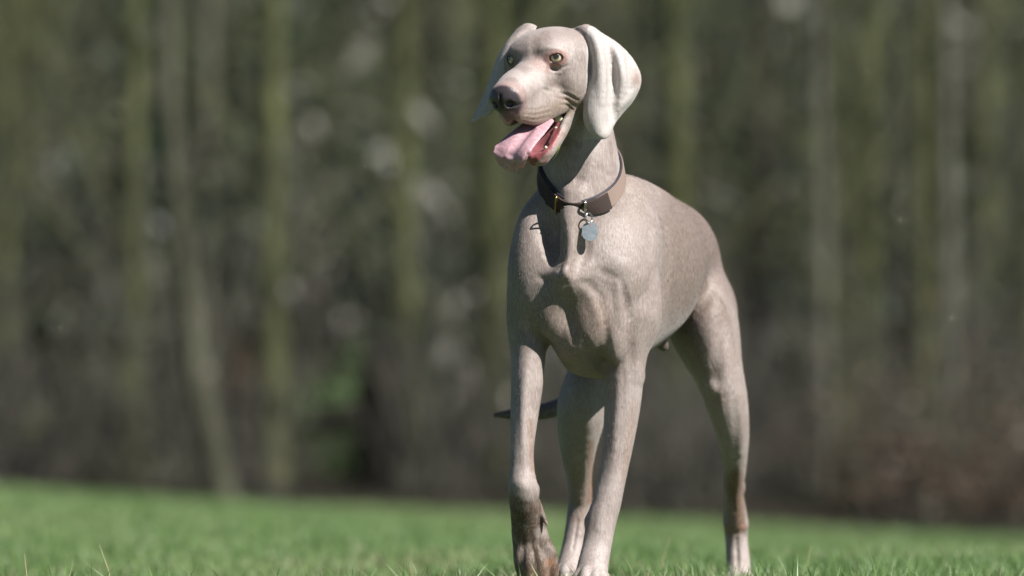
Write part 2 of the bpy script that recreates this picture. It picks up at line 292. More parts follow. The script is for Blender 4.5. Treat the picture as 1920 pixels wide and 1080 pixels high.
# the far wood reads as one mass
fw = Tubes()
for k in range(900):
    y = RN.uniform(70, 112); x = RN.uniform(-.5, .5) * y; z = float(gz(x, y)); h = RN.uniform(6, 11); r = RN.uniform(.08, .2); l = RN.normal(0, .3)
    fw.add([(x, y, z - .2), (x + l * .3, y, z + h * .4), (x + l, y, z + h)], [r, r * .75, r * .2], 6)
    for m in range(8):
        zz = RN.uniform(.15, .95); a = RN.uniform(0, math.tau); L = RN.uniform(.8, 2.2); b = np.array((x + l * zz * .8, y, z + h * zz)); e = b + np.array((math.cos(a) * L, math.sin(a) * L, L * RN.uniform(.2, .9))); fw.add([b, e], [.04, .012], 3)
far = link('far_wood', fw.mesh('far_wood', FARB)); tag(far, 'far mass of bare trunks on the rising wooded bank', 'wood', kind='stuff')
# ------------------------------------------------------------------ the dog: one continuous implicit surface
class Field:
    """signed-distance grid with smooth union / cut, meshed with surface nets"""
    def __init__(s, xs, ys, zs):
        s.ax = [np.asarray(a, np.float32) for a in (xs, ys, zs)]
        s.F = np.full([len(a) for a in s.ax], .2, np.float32)
    def box(s, lo, hi):
        sl, cs = [], []
        for a, l, h in zip(s.ax, lo, hi):
            i0 = max(0, int(np.searchsorted(a, l)) - 1); i1 = min(len(a), int(np.searchsorted(a, h)) + 1)
            if i1 <= i0: return None
            sl.append(slice(i0, i1)); cs.append(a[i0:i1])
        return tuple(sl), (cs[0][:, None, None], cs[1][None, :, None], cs[2][None, None, :])
    def put(s, sl, d, k, cut=False):
        A = s.F[sl]
        if cut:
            h = np.clip(.5 - .5 * (A + d) / k, 0, 1); s.F[sl] = A * (1 - h) + (-d) * h + k * h * (1 - h)
        else:
            h = np.clip(.5 + .5 * (d - A) / k, 0, 1); s.F[sl] = d * (1 - h) + A * h - k * h * (1 - h)
    def ell(s, c, axes, rad, k=.01, cut=False):
        c = np.asarray(c); axes = np.asarray(axes); rad = np.asarray(rad, float)
        ext = np.abs(axes.T) @ rad + k + .012
        r = s.box(c - ext, c + ext)
        if r is None: return
        sl, (X, Y, Z) = r
        v = [X - c[0], Y - c[1], Z - c[2]]
        q = 0; n = 0
        for a, ra in zip(axes, rad):
            t = v[0] * a[0] + v[1] * a[1] + v[2] * a[2]; q = q + (t / ra) ** 2
        n = np.sqrt(v[0] ** 2 + v[1] ** 2 + v[2] ** 2); q = np.sqrt(q)
        d = np.where(q > .15, n * (1 - 1 / np.maximum(q, .15)), -min(rad)).astype(np.float32)
        s.put(sl, d, k, cut)
    def chain(s, pts, ws, hs, side, k=.01, sub=4, cut=False):
        """tapered tube through pts; ws = half width along 'side', hs = half height across it"""
        pts = np.asarray(pts, float); n = len(pts)
        side = np.asarray(side, float); side = np.tile(side, (n, 1)) if side.ndim == 1 else side
        data = np.hstack([pts, np.asarray(ws, float)[:, None], np.asarray(hs, float)[:, None], side])
        ext = np.vstack([2 * data[0] - data[1], data, 2 * data[-1] - data[-2]]); out = []
        for i in range(n - 1):
            p0, p1, p2, p3 = ext[i:i + 4]
            for j in range(sub):
                t = j / sub
                out.append(.5 * (2 * p1 + (p2 - p0) * t + (2 * p0 - 5 * p1 + 4 * p2 - p3) * t * t + (3 * p1 - p0 - 3 * p2 + p3) * t ** 3))
        out.append(data[-1]); D = np.array(out); D[:, 3:5] = np.maximum(D[:, 3:5], .002)
        m = D[:, 3:5].max() + k + .02
        r = s.box(D[:, :3].min(0) - m, D[:, :3].max(0) + m)
        if r is None: return
        sl, (X, Y, Z) = r
        best = np.full(s.F[sl].shape, .2, np.float32); near = np.full(s.F[sl].shape, 9., np.float32)
        keep = [0] + [i for i in range(1, len(D)) if np.linalg.norm(D[i, :3] - D[i - 1, :3]) > 1e-6]; D = D[keep]
        seg = np.diff(D[:, :3], axis=0); seg /= np.linalg.norm(seg, axis=1)[:, None]
        T = np.vstack([seg[:1], seg[:-1] + seg[1:], seg[-1:]]); T /= np.linalg.norm(T, axis=1)[:, None]
        S = D[:, 5:8] - T * np.sum(D[:, 5:8] * T, 1)[:, None]; S /= np.linalg.norm(S, axis=1)[:, None]
        B = np.cross(S, T)
        for i in range(len(D) - 1):
            a, b = D[i], D[i + 1]; ab = b[:3] - a[:3]; L = np.linalg.norm(ab); ax = ab / L
            mm = max(a[3], a[4], b[3], b[4]) + k + .014
            r2 = s.box(np.minimum(a[:3], b[:3]) - mm, np.maximum(a[:3], b[:3]) + mm)
            if r2 is None: continue
            sl2, (x, y, z) = r2
            loc = tuple(slice(q.start - p.start, q.stop - p.start) for p, q in zip(sl, sl2))
            assert all(q.start >= 0 for q in loc)
            vx, vy, vz = x - a[0], y - a[1], z - a[2]
            t = np.clip((vx * ax[0] + vy * ax[1] + vz * ax[2]) / L, 0, 1)
            vx = vx - ab[0] * t; vy = vy - ab[1] * t; vz = vz - ab[2] * t
            nn = np.sqrt(vx * vx + vy * vy + vz * vz)
            def comp(M):
                m0, dm = M[i], M[i + 1] - M[i]
                return vx * (m0[0] + dm[0] * t) + vy * (m0[1] + dm[1] * t) + vz * (m0[2] + dm[2] * t)
            w = a[3] + (b[3] - a[3]) * t; h = a[4] + (b[4] - a[4]) * t
            q = np.sqrt((comp(S) / w) ** 2 + (comp(B) / h) ** 2 + (comp(T) / (.5 * (w + h))) ** 2)
            d = np.where(q > .15, nn * (1 - 1 / np.maximum(q, .15)), -np.minimum(w, h)).astype(np.float32)
            better = nn < near[loc]
            near[loc] = np.where(better, nn, near[loc]); best[loc] = np.where(better, d, best[loc])
        best = np.minimum(best, .2)
        s.put(sl, best, k, cut)
    def sheet(s, pts, rad, k=.006):
        """thin skin: a dense cloud of small balls (pts Nx3, rad N)"""
        lo = pts.min(0) - .03; hi = pts.max(0) + .03
        sl, (X, Y, Z) = s.box(lo, hi)
        best = np.full(s.F[sl].shape, .2, np.float32); o = [q.start for q in sl]
        for p, r in zip(pts, rad):
            m = r + k + .007; rr = s.box(p - m, p + m)
            if rr is None: continue
            s2, (x, y, z) = rr
            loc = tuple(slice(q.start - b, q.stop - b) for q, b in zip(s2, o))
            d = np.sqrt((x - p[0]) ** 2 + (y - p[1]) ** 2 + (z - p[2]) ** 2) - r
            best[loc] = np.minimum(best[loc], d)
        s.put(sl, best, k)
    def mesh(s):
        F = s.F; ins = F < 0
        nx, ny, nz = F.shape
        c = ins[:-1, :-1, :-1].astype(np.int8)
        tot = np.zeros((nx - 1, ny - 1, nz - 1), np.int8)
        for i in (0, 1):
            for j in (0, 1):
                for k in (0, 1): tot += ins[i:nx - 1 + i, j:ny - 1 + j, k:nz - 1 + k]
        act = (tot > 0) & (tot < 8); I = np.argwhere(act); N = len(I)
        idx = np.full(act.shape, -1, np.int32); idx[act] = np.arange(N)
        acc = np.zeros((N, 3)); cnt = np.zeros(N)
        corners = [(i, j, k) for i in (0, 1) for j in (0, 1) for k in (0, 1)]
        for a in corners:
            for ax in range(3):
                if a[ax]: continue
                b = list(a); b[ax] = 1
                fa = F[I[:, 0] + a[0], I[:, 1] + a[1], I[:, 2] + a[2]]; fb = F[I[:, 0] + b[0], I[:, 1] + b[1], I[:, 2] + b[2]]
                m = (fa < 0) != (fb < 0); t = np.where(m, fa / np.where(m, fa - fb, 1), 0)
                for q in range(3):
                    ca = s.ax[q][I[:, q] + a[q]]; cb = s.ax[q][I[:, q] + b[q]]
                    acc[:, q] += np.where(m, ca + (cb - ca) * t, 0)
                cnt += m
        V = acc / cnt[:, None]
        quads = []
        for ax in range(3):
            o1, o2 = [(1, 2), (2, 0), (0, 1)][ax]
            sl0 = [slice(1, n - 1) for n in F.shape]; sl1 = list(sl0)
            sl0[ax] = slice(0, F.shape[ax] - 1); sl1[ax] = slice(1, F.shape[ax])
            a = ins[tuple(sl0)]; b = ins[tuple(sl1)]
            E = np.argwhere(a != b); flip = a[a != b]
            base = E.copy(); base[:, o1] += 1; base[:, o2] += 1
            def cell(d1, d2):
                e = base.copy(); e[:, o1] -= d1; e[:, o2] -= d2; return idx[e[:, 0], e[:, 1], e[:, 2]]
            q = np.stack([cell(1, 1), cell(0, 1), cell(0, 0), cell(1, 0)], 1)
            q[~flip] = q[~flip][:, ::-1]; quads.append(q)
        Q = np.vstack(quads)
        # light smoothing that keeps volume (one Taubin pass)
        e = np.vstack([Q[:, [0, 1]], Q[:, [1, 2]], Q[:, [2, 3]], Q[:, [3, 0]]])
        deg = np.bincount(e.ravel(), minlength=N)[:, None]
        for lam in (.5, -.52) * 5:
            sm = np.zeros((N, 3))
            for q in range(3):
                sm[:, q] = np.bincount(e[:, 0], V[e[:, 1], q], N) + np.bincount(e[:, 1], V[e[:, 0], q], N)
            V = V + lam * (sm / deg - V)
        return V, Q

gx = P(890, 600, 300)[0], P(1430, 600, 300)[0]
def axis(lo, hi, f0, f1, fine, coarse):
    out = [lo]
    while out[-1] < hi: out.append(out[-1] + (fine if f0 <= out[-1] <= f1 else coarse))
    return out
FINE = VOX * .62
HZ = P(1000, 345, -50)[2]
fld = Field(axis(P(870, 0, 0)[0], P(1425, 0, 600)[0] + .01, P(900, 0, -100)[0] - .02, P(1212, 0, 0)[0], FINE, VOX),
            axis(DIST - .23, DIST + .72, DIST - .3, DIST + .06, FINE, VOX),
            axis(-.03, .95, HZ, 2, FINE, VOX))

def unit(v): v = np.asarray(v, float); return v / np.linalg.norm(v)
AX = unit(P(1270, 500, 560) - P(1085, 500, 0)); AX[2] = 0; AX = unit(AX)       # body axis, towards the rump
SD = unit(np.cross(AX, (0, 0, 1)))                                           # towards the dog's left flank
if SD[0] < 0: SD = -SD
UP = np.array((0, 0, 1.))
WORLD = np.eye(3)
BODY = np.array([SD, AX, UP])
def tube(nodes, side=SD, k=12, sub=4, cut=False):
    """nodes: (x, y, d, half width, half depth) in sketch units"""
    fld.chain([P(*n[:3]) for n in nodes], [PR(n[3], n[2]) for n in nodes], [PR(n[4], n[2]) for n in nodes], side, PR(k), sub, cut)
def ball(x, y, d, rs, k=12, axes=BODY, cut=False):
    fld.ell(P(x, y, d), axes, [PR(r, d) for r in rs], PR(k), cut)
def rot(axes, deg_side=0, deg_up=0, deg_ax=0):
    M = Matrix.Rotation(math.radians(deg_side), 3, Vector(axes[0])) @ Matrix.Rotation(math.radians(deg_up), 3, Vector(axes[2])) @ Matrix.Rotation(math.radians(deg_ax), 3, Vector(axes[1]))
    return np.array([np.array(M @ Vector(a)) for a in axes])

# ---- trunk
tube([(1070, 520, 8, 48, 52), (1088, 528, 55, 92, 132), (1118, 515, 130, 110, 186), (1160, 503, 250, 117, 179),
      (1205, 494, 370, 115, 151), (1237, 480, 470, 95, 115), (1264, 482, 560, 84, 96), (1288, 512, 650, 60, 80)], k=5, sub=10)
# ---- neck
tube([(1106, 480, 100, 96, 126), (1094, 395, 82, 84, 104), (1089, 320, 72, 75, 88), (1082, 250, 60, 68, 76), (1072, 185, 44, 62, 72), (1060, 140, 22, 56, 64)], side=(1, 0, 0), k=30, sub=10)
# ---- shoulders, upper arms, chest muscles
ball(1014, 440, 62, (44, 60, 70), 40)                       # right side of the neck base
ball(1008, 512, 45, (56, 60, 92), 30)                       # right shoulder
ball(1160, 512, 55, (54, 64, 100), 34)                      # left shoulder
ball(1180, 460, 118, (58, 76, 128), 26)                     # left shoulder blade
ball(1193, 575, 100, (48, 64, 90), 16)                      # left triceps
ball(1000, 590, 90, (42, 60, 76), 22)                       # right triceps
ball(1058, 514, -26, (16, 18, 26), 18)                      # breastbone point
ball(1034, 572, 18, (36, 34, 62), 26)                        # pectorals
ball(1106, 584, 14, (40, 36, 70), 22)
ball(1152, 600, 36, (30, 40, 80), 18)                       # left upper arm head
tube([(1080, 636, 44, 46, 44), (1100, 668, 96, 48, 38), (1125, 678, 160, 56, 30)], k=26)    # keel
tube([(1076, 370, -10, 24, 20), (1068, 440, -24, 21, 20), (1060, 505, -38, 12, 14)], side=(1, 0, 0), k=20)   # windpipe ridge
# ---- right fore leg (lifted)
LX = (1, 0, 0)
tube([(994, 560, 60, 42, 58), (989, 620, 70, 36, 52), (990, 670, 62, 32, 46), (988, 720, 46, 30, 40), (983, 780, 28, 26, 33), (979, 840, 12, 22, 27),
      (979, 880, 4, 23, 25), (980, 912, -2, 28, 27), (983, 940, 6, 28, 24), (988, 975, 22, 30, 20), (995, 1010, 36, 35, 20), (1002, 1040, 44, 34, 20)], LX, k=16, sub=8)
for i, (tx, kn, tip, w) in enumerate([(978, (974, 1040, 36), (984, 1088, 40), 11.5), (993, (992, 1052, 26), (1000, 1100, 34), 13), (1010, (1013, 1052, 26), (1018, 1098, 34), 13), (1024, (1030, 1034, 34), (1037, 1076, 40), 13)]):
    tube([(tx, 1022, 36, 10, 12), (*kn, w, 15), ((kn[0] + tip[0]) / 2, (kn[1] + tip[1]) / 2 + 4, kn[2] + 2, w + 1, 14), (*tip, w - 2, 11)], LX, k=8)
tube([(1006, 945, 14, 9, 9), (1016, 964, 12, 6, 7), (1021, 975, 10, 4, 5)], LX, k=6)                      # dew claw
ball(1003, 918, 10, (8, 10, 12), 8)
# ---- left fore leg
tube([(1182, 590, 85, 44, 62), (1176, 650, 90, 40, 54), (1170, 700, 86, 38, 46), (1167, 760, 76, 34, 38), (1159, 830, 64, 29, 32), (1149, 890, 54, 26, 28),
      (1137, 945, 44, 27, 28), (1128, 975, 38, 28, 27), (1120, 1020, 24, 27, 23), (1112, 1060, 6, 29, 23), (1108, 1085, -8, 31, 20)], LX, k=16, sub=8)
for kn, tip in [((1084, 1086, -14), (1080, 1110, -30)), ((1098, 1082, -30), (1094, 1112, -52)), ((1116, 1082, -30), (1114, 1112, -52)), ((1132, 1086, -14), (1132, 1110, -32))]:
    tube([(1110, 1060, 4, 12, 12), (*kn, 13, 15), (*tip, 12, 11)], LX, k=5)
ball(1108, 1108, 8, (24, 26, 12), 8)
ball(1196, 706, 100, (12, 16, 14), 10)                      # elbow
ball(1104, 978, 40, (8, 9, 12), 8)                          # wrist knob
# ---- right hind leg (forward)
tube([(1218, 510, 540, 62, 80), (1176, 592, 470, 62, 90), (1130, 680, 390, 52, 76), (1096, 745, 350, 47, 60), (1088, 790, 365, 44, 52), (1084, 840, 400, 34, 44), (1086, 890, 440, 24, 34),
      (1088, 935, 470, 22, 32), (1084, 975, 468, 22, 26), (1077, 1020, 450, 22, 22), (1069, 1060, 430, 24, 21)], LX, k=24, sub=12)
for kn, tip in [((1048, 1076, 414), (1046, 1098, 400)), ((1060, 1074, 402), (1058, 1102, 384)), ((1074, 1074, 402), (1074, 1102, 384)), ((1088, 1078, 414), (1090, 1100, 400))]:
    tube([(1070, 1052, 430, 11, 11), (*kn, 11.5, 13), (*tip, 10, 9)], LX, k=5)
# ---- left hind leg (back)
tube([(1286, 500, 590, 62, 84), (1308, 565, 578, 64, 106), (1326, 630, 545, 62, 104), (1348, 700, 520, 46, 78), (1362, 750, 515, 40, 60), (1374, 810, 545, 31, 50), (1378, 870, 590, 22, 38), (1376, 920, 630, 18, 32),
      (1379, 975, 668, 23, 34), (1381, 1010, 672, 21, 26), (1384, 1050, 662, 22, 20), (1386, 1078, 650, 22, 19)], LX, k=24, sub=12)
ball(1320, 588, 606, (58, 84, 74), 28)                      # buttock
for kn, tip in [((1368, 1086, 636), (1366, 1100, 622)), ((1380, 1084, 624), (1379, 1102, 606)), ((1394, 1084, 624), (1394, 1102, 606)), ((1406, 1088, 636), (1407, 1100, 622))]:
    tube([(1386, 1064, 650, 10, 11), (*kn, 11, 12), (*tip, 10, 9)], LX, k=5)
ball(1340, 728, 462, (13, 14, 16), 14)                      # knee cap
ball(1352, 790, 505, (8, 10, 22), 12)
ball(1394, 984, 655, (9, 10, 13), 7)                        # hock bones
ball(1364, 980, 650, (8, 10, 12), 7)
ball(1392, 914, 620, (5, 8, 12), 7)
# ---- tail
tube([(1282, 480, 670, 24, 24), (1280, 520, 750, 22, 22), (1225, 610, 780, 20, 20), (1130, 720, 750, 18, 18), (1040, 766, 700, 16, 16), (975, 775, 680, 13, 13), (928, 778, 665, 4, 4)], (0, 1, 0), k=20, sub=8)
# sheath
tube([(1195, 628, 360, 18, 16), (1226, 632, 410, 14, 15), (1244, 648, 430, 10, 11)], SD, k=10)

# ---- head, in its own frame
YAW, PIT = math.radians(28.5), math.radians(16.5)
F0 = np.array((-math.sin(YAW), -math.cos(YAW), 0)); HL = np.array((math.cos(YAW), -math.sin(YAW), 0))
HF = F0 * math.cos(PIT) - UP * math.sin(PIT); HU = UP * math.cos(PIT) + F0 * math.sin(PIT)
HO = P(1000, 111, -80); HAX = np.array([HL, HF, HU]); HS = PR(1, -80)
def H(f, l, u): return HO + (HF * f + HL * l + HU * u) * HS
def hball(f, l, u, rl, rf, ru, k=10, cut=False, axes=HAX): fld.ell(H(f, l, u), axes, np.array((rl, rf, ru)) * HS, k * HS, cut)
def htube(nodes, k=10, side=HL, sub=6, cut=False):
    """nodes (f, l, u, half width, half height)"""
    fld.chain([H(*n[:3]) for n in nodes], [n[3] * HS for n in nodes], [n[4] * HS for n in nodes], side, k * HS, sub, cut)
hball(-72, 0, -8, 82, 76, 51, 14)                  # skull
hball(-32, 0, 4, 52, 44, 40, 20)                   # forehead
for s in (-1, 1):
    hball(-58, s * 50, -52, 32, 52, 58, 18)        # cheek
    hball(-30, s * 42, -14, 18, 34, 20, 14)        # cheek bone
    hball(-20, s * 34, 15, 19, 20, 10, 22)         # brow
htube([(-34, 0, -42, 52, 50), (0, 0, -38, 44, 42), (40, 0, -40, 40, 40), (82, 0, -42, 38, 39), (114, 0, -46, 34, 34)], 14)   # muzzle
for s in (-1, 1):
    htube([(-34, s * 44, -82, 10, 26), (0, s * 38, -84, 13, 26), (36, s * 32, -84, 15, 28), (72, s * 26, -82, 16, 28), (104, s * 15, -74, 15, 22)], 12)   # flews
    htube([(2, s * 44, -14, 5, 8), (24, s * 44, -30, 4, 8)], 12, cut=True)        # hollow under the eye
hball(124, 0, -46, 33, 19, 29, 5)                  # nose leather
# lower jaw
htube([(-70, 0, -92, 52, 36), (-50, 0, -122, 46, 28), (-18, 0, -148, 38, 20), (12, 0, -170, 32, 15), (34, 0, -184, 24, 11)], 16)
for s in (-1, 1):
    htube([(-40, s * 48, -84, 10, 24), (-38, s * 48, -112, 9, 17), (-16, s * 40, -134, 8, 13), (10, s * 33, -156, 8, 11), (34, s * 22, -174, 8, 10), (43, s * 6, -181, 8, 9)], 6)
# mouth hollow
GUM = [(-38, 29, -112), (-20, 28, -126), (0, 26, -142), (18, 23, -157)]
htube([(-36, 0, -98, 42, 11), (-10, 0, -116, 34, 14), (30, 0, -142, 29, 26)], 6, cut=True)
hball(40, 0, -122, 22, 60, 20, 6, cut=True)
for s in (-1, 1): htube([(f, s * l, u - 5, 7, 9) for f, l, u in GUM], 5)
# eyes
EYE = []
for s in (-1, 1):
    c = H(-9, s * 43, 0); fwd = unit(HF * .86 + HL * s * .5 + HU * .04); lat = unit(np.cross(fwd, HU)); upv = np.cross(lat, fwd)
    ax3 = np.array([lat, fwd, upv]); EYE.append((c, fwd, lat, upv))
    fld.ell(c + fwd * 2 * HS, ax3, np.array((21, 12.5, 15)) * HS, 7 * HS)          # lids
    fld.ell(c + fwd * 12 * HS, ax3, np.array((12.8, 13, 7.3)) * HS, 3 * HS, True)
# nostrils, groove under the nose
for s in (-1, 1):
    hball(144, s * 15, -53, 7.5, 11, 7, 3, True)
    htube([(141, s * 19, -54, 4, 4), (134, s * 27, -57, 3, 3), (124, s * 33, -56, 2, 2.5)], 3, cut=True)
htube([(143, 0, -36, 2, 3), (144, 0, -56, 2, 3), (135, 0, -74, 2.5, 3), (124, 0, -94, 3, 3)], 4, cut=True)
# ears
def ear(rows, thick, k=6):
    """rows: points across the flap, from base to tip"""
    R = np.array([[P(*p) for p in r] for r in rows])
    def cr(A, n, axis):
        A = np.moveaxis(A, axis, 0); E = np.concatenate([[2 * A[0] - A[1]], A, [2 * A[-1] - A[-2]]]); o = []
        for i in range(len(A) - 1):
            p0, p1, p2, p3 = E[i:i + 4]
            for j in range(n):
                t = j / n; o.append(.5 * (2 * p1 + (p2 - p0) * t + (2 * p0 - 5 * p1 + 4 * p2 - p3) * t * t + (3 * p1 - p0 - 3 * p2 + p3) * t ** 3))
        o.append(A[-1]); return np.moveaxis(np.array(o), 0, axis)
    G = cr(cr(R, 22, 0), 18, 1); pts = G.reshape(-1, 3)
    fld.sheet(pts, np.full(len(pts), thick * HS), k * HS)
    return G
EAR_L = ear([[(1076, 56, -22), (1086, 51, -34), (1100, 48, -36), (1112, 52, -24), (1122, 61, -8), (1132, 70, 4)],
     [(1098, 76, -40), (1108, 73, -58), (1120, 71, -60), (1132, 75, -41), (1146, 77, -26), (1160, 85, 2)],
     [(1110, 106, -46), (1115, 104, -66), (1128, 104, -70), (1142, 108, -48), (1162, 105, -43), (1186, 112, 2)],
     [(1109, 144, -50), (1117, 144, -70), (1132, 146, -74), (1148, 148, -49), (1172, 146, -51), (1201, 148, 0)],
     [(1098, 184, -58), (1108, 186, -74), (1128, 188, -78), (1148, 190, -55), (1168, 188, -48), (1189, 184, -6)],
     [(1095, 213, -62), (1105, 218, -76), (1124, 222, -80), (1143, 224, -58), (1153, 220, -52), (1166, 212, -22)],
     [(1100, 236, -66), (1109, 243, -74), (1122, 248, -78), (1134, 250, -72), (1143, 245, -62), (1150, 234, -48)],
     [(1111, 251, -68), (1116, 255, -72), (1124, 258, -74), (1133, 259, -70), (1140, 256, -64), (1146, 247, -56)]], 2.9)
EAR_R = ear([[(1004, 50, 10), (988, 46, 14), (970, 56, 26)], [(966, 90, -12), (950, 88, -4), (939, 100, 20)],
     [(950, 140, -8), (930, 145, 0), (920, 150, 15)], [(940, 185, 0), (916, 190, 2), (904, 190, 12)], [(917, 214, 2), (902, 220, 4), (886, 228, 8)]], 3.0)

V, Q = fld.mesh()
def smooth_where(V, Q, m, it):
    e = np.vstack([Q[:, [0, 1]], Q[:, [1, 2]], Q[:, [2, 3]], Q[:, [3, 0]]]); deg = np.bincount(e.ravel(), minlength=len(V))[:, None]
    for lam in (.5, -.51) * it:
        sm_ = np.stack([np.bincount(e[:, 0], V[e[:, 1], q], len(V)) + np.bincount(e[:, 1], V[e[:, 0], q], len(V)) for q in range(3)], 1); V = V + m[:, None] * lam * (sm_ / deg - V)
    return V
V = smooth_where(V, Q, (V[:, 0] > P(1088, 150, -60)[0]) & (V[:, 2] > P(1100, 270, -60)[2]) & (V[:, 1] < DIST + .03), 20)
earm = (V[:, 0] > P(1104, 150, -60)[0]) & (V[:, 2] > P(1100, 262, -60)[2]) & (V[:, 1] < DIST + .012); e_ = np.vstack([Q[:, [0, 1]], Q[:, [1, 2]], Q[:, [2, 3]], Q[:, [3, 0]]]); dg_ = np.bincount(e_.ravel(), minlength=len(V))[:, None]
for _ in range(10):
    av = np.stack([np.bincount(e_[:, 0], V[e_[:, 1], q], len(V)) + np.bincount(e_[:, 1], V[e_[:, 0], q], len(V)) for q in range(3)], 1) / dg_; V = np.where(earm[:, None], V + .5 * (av - V), V)
# ---- sculpting on the finished skin: strokes raise or press it along its normal
def vnormals(V, Q):
    n = np.cross(V[Q[:, 2]] - V[Q[:, 0]], V[Q[:, 3]] - V[Q[:, 1]]); N = np.zeros_like(V)
    for c in range(4):
        for q in range(3): N[:, q] += np.bincount(Q[:, c], n[:, q], len(V))
    return N / np.maximum(np.linalg.norm(N, axis=1), 1e-12)[:, None]
def sketch(V):
    r = V - np.array((0, 0, CAM_Z)); fw = r[:, 1] * CP + r[:, 2] * SP; up = -r[:, 1] * SP + r[:, 2] * CP
    return 960 + FPX * r[:, 0] / fw, 540 - FPX * up / fw, (V[:, 1] - DIST) * 1200
NRM = vnormals(V, Q); SX, SY, SDp = sketch(V); FACE = np.clip(-NRM[:, 1] * 1.6 + .35, 0, 1)
DISP = np.zeros(len(V))
def pdist(pts, X, Y):
    best = np.full(len(X), 1e9)
    for (x0, y0), (x1, y1) in zip(pts[:-1], pts[1:]):
        dx, dy = x1 - x0, y1 - y0; t = np.clip(((X - x0) * dx + (Y - y0) * dy) / (dx * dx + dy * dy + 1e-9), 0, 1)
        best = np.minimum(best, np.hypot(X - x0 - dx * t, Y - y0 - dy * t))
    return best
def stroke(pts, r, amt, d0=-400, d1=900, soft=1.0):
    if r > 6.5: soft, amt = 1.3, amt * .9
    p = np.array(pts, float); m = (SX > p[:, 0].min() - 2 * r) & (SX < p[:, 0].max() + 2 * r) & (SY > p[:, 1].min() - 2 * r) & (SY < p[:, 1].max() + 2 * r) & (SDp > d0) & (SDp < d1) & (FACE > 0)
    i = np.nonzero(m)[0]
    if not len(i): return
    n = len(p); u = np.linspace(0, 1, 4 * (n - 1) + 1) * (n - 1); q = np.stack([np.interp(u, range(n), p[:, c]) for c in (0, 1)], 1); best = 0
    for j, c in enumerate(q[:-1]):                          # width and depth fade towards both ends
        tp = math.sin(math.pi * (j + .9) / (len(q) + .8)) ** .7
        best = np.maximum(best, tp * np.clip(1 - (pdist([c, q[j + 1]], SX[i], SY[i]) / (r * soft * (.55 + .45 * tp))) ** 2, 0, 1) ** 2)
    DISP[i] += best * amt * FACE[i]
# neck and chest
stroke([(1034, 405), (1040, 450), (1048, 495)], 24, -12, -100, 120)
stroke([(1022, 400), (1026, 440)], 26, -5, -100, 120)
stroke([(1098, 440), (1092, 475), (1078, 508)], 17, -7, -100, 60)
stroke([(1062, 535), (1068, 580), (1078, 640)], 11, -4, -100, 60)
stroke([(1056, 500), (1060, 516)], 9, 4, -100, 60)
stroke([(1088, 528), (1106, 534), (1124, 560), (1134, 605)], 11, -2.8, -100, 80)
stroke([(1096, 545), (1112, 560), (1122, 600)], 14, 2.5, -100, 80)
stroke([(1166, 530), (1172, 560), (1180, 595)], 10, -3.4, -100, 90)
stroke([(1156, 530), (1160, 575), (1166, 610)], 10, 2.5, -100, 90)
stroke([(1136, 610), (1140, 650), (1146, 690)], 9, -3, -100, 110)
stroke([(1246, 430), (1248, 500), (1238, 560), (1216, 630)], 15, -5, 90, 400)
stroke([(1228, 440), (1230, 500), (1222, 560)], 13, 2.5, -40, 260)
stroke([(1120, 470), (1150, 490), (1176, 505)], 18, 1.6, -100, 120)
stroke([(1120, 505), (1150, 520)], 10, -2, -100, 120)
stroke([(985, 560), (992, 610), (1002, 640)], 9, -2.5, -100, 120)
stroke([(1010, 520), (1030, 528)], 8, -3, -100, 120)
stroke([(1085, 620), (1110, 665), (1130, 690)], 12, -2.2, -100, 160)
for k in range(4): stroke([(1262 + k * 18, 430 + k * 8), (1258 + k * 16, 520 + k * 4), (1238 + k * 13, 600 - k * 6)], 8, -1.3, 150, 520)    # ribs
stroke([(1355, 450), (1340, 520), (1318, 570), (1286, 612)], 15, -5, 420, 720)
# neck creases and muscle
stroke([(1120, 290), (1100, 330), (1092, 370)], 16, 3, -100, 120)
stroke([(1100, 285), (1085, 335)], 12, -2.5, -100, 120)
stroke([(1062, 300), (1058, 350)], 12, 2, -100, 120)
# legs
stroke([(968, 690), (966, 780), (970, 870)], 10, -1.6, -100, 120)
stroke([(1150, 720), (1142, 820), (1130, 910)], 11, -1.6, -100, 120)
stroke([(1190, 730), (1180, 810), (1166, 890)], 10, -1.2, -100, 120)
stroke([(1381, 1000), (1382, 1040), (1384, 1085)], 6, -5, 560, 760)
stroke([(1366, 880), (1372, 930), (1378, 960)], 6, -2, 520, 760)
stroke([(1352, 715), (1352, 760), (1362, 810), (1368, 850)], 7, 2.2, 400, 640)
stroke([(1342, 740), (1346, 790), (1356, 840)], 9, -1.4, 400, 640)
stroke([(1090, 830), (1088, 880), (1090, 930)], 8, -1.5, 300, 500)
stroke([(1083, 975), (1074, 1030)], 5, -2.2, 300, 500)
for x0, x1 in ((984, 982), (1000, 1003), (1014, 1020)): stroke([(x0 - 3, 1000), (x0 - 2, 1022), (x1, 1050)], 5, -1.2, -60, 120)
stroke([(1005, 905), (1008, 930)], 7, 2, -60, 120)
stroke([(1352, 600), (1346, 660), (1338, 710)], 14, -2.6, 380, 700); stroke([(1368, 620), (1366, 680), (1364, 730)], 14, 2.2, 380, 700)
stroke([(1300, 640), (1322, 690), (1338, 730)], 12, 2, 380, 700); stroke([(1388, 740), (1394, 790), (1388, 850)], 10, 2, 400, 700); stroke([(1374, 740), (1380, 800), (1380, 860)], 9, -1.8, 400, 700)
stroke([(1060, 720), (1070, 780), (1080, 840)], 12, -2, 250, 480); stroke([(1112, 740), (1106, 800), (1098, 850)], 12, 2.2, 250, 480); stroke([(1094, 960), (1088, 1000)], 8, 1.6, 380, 520)
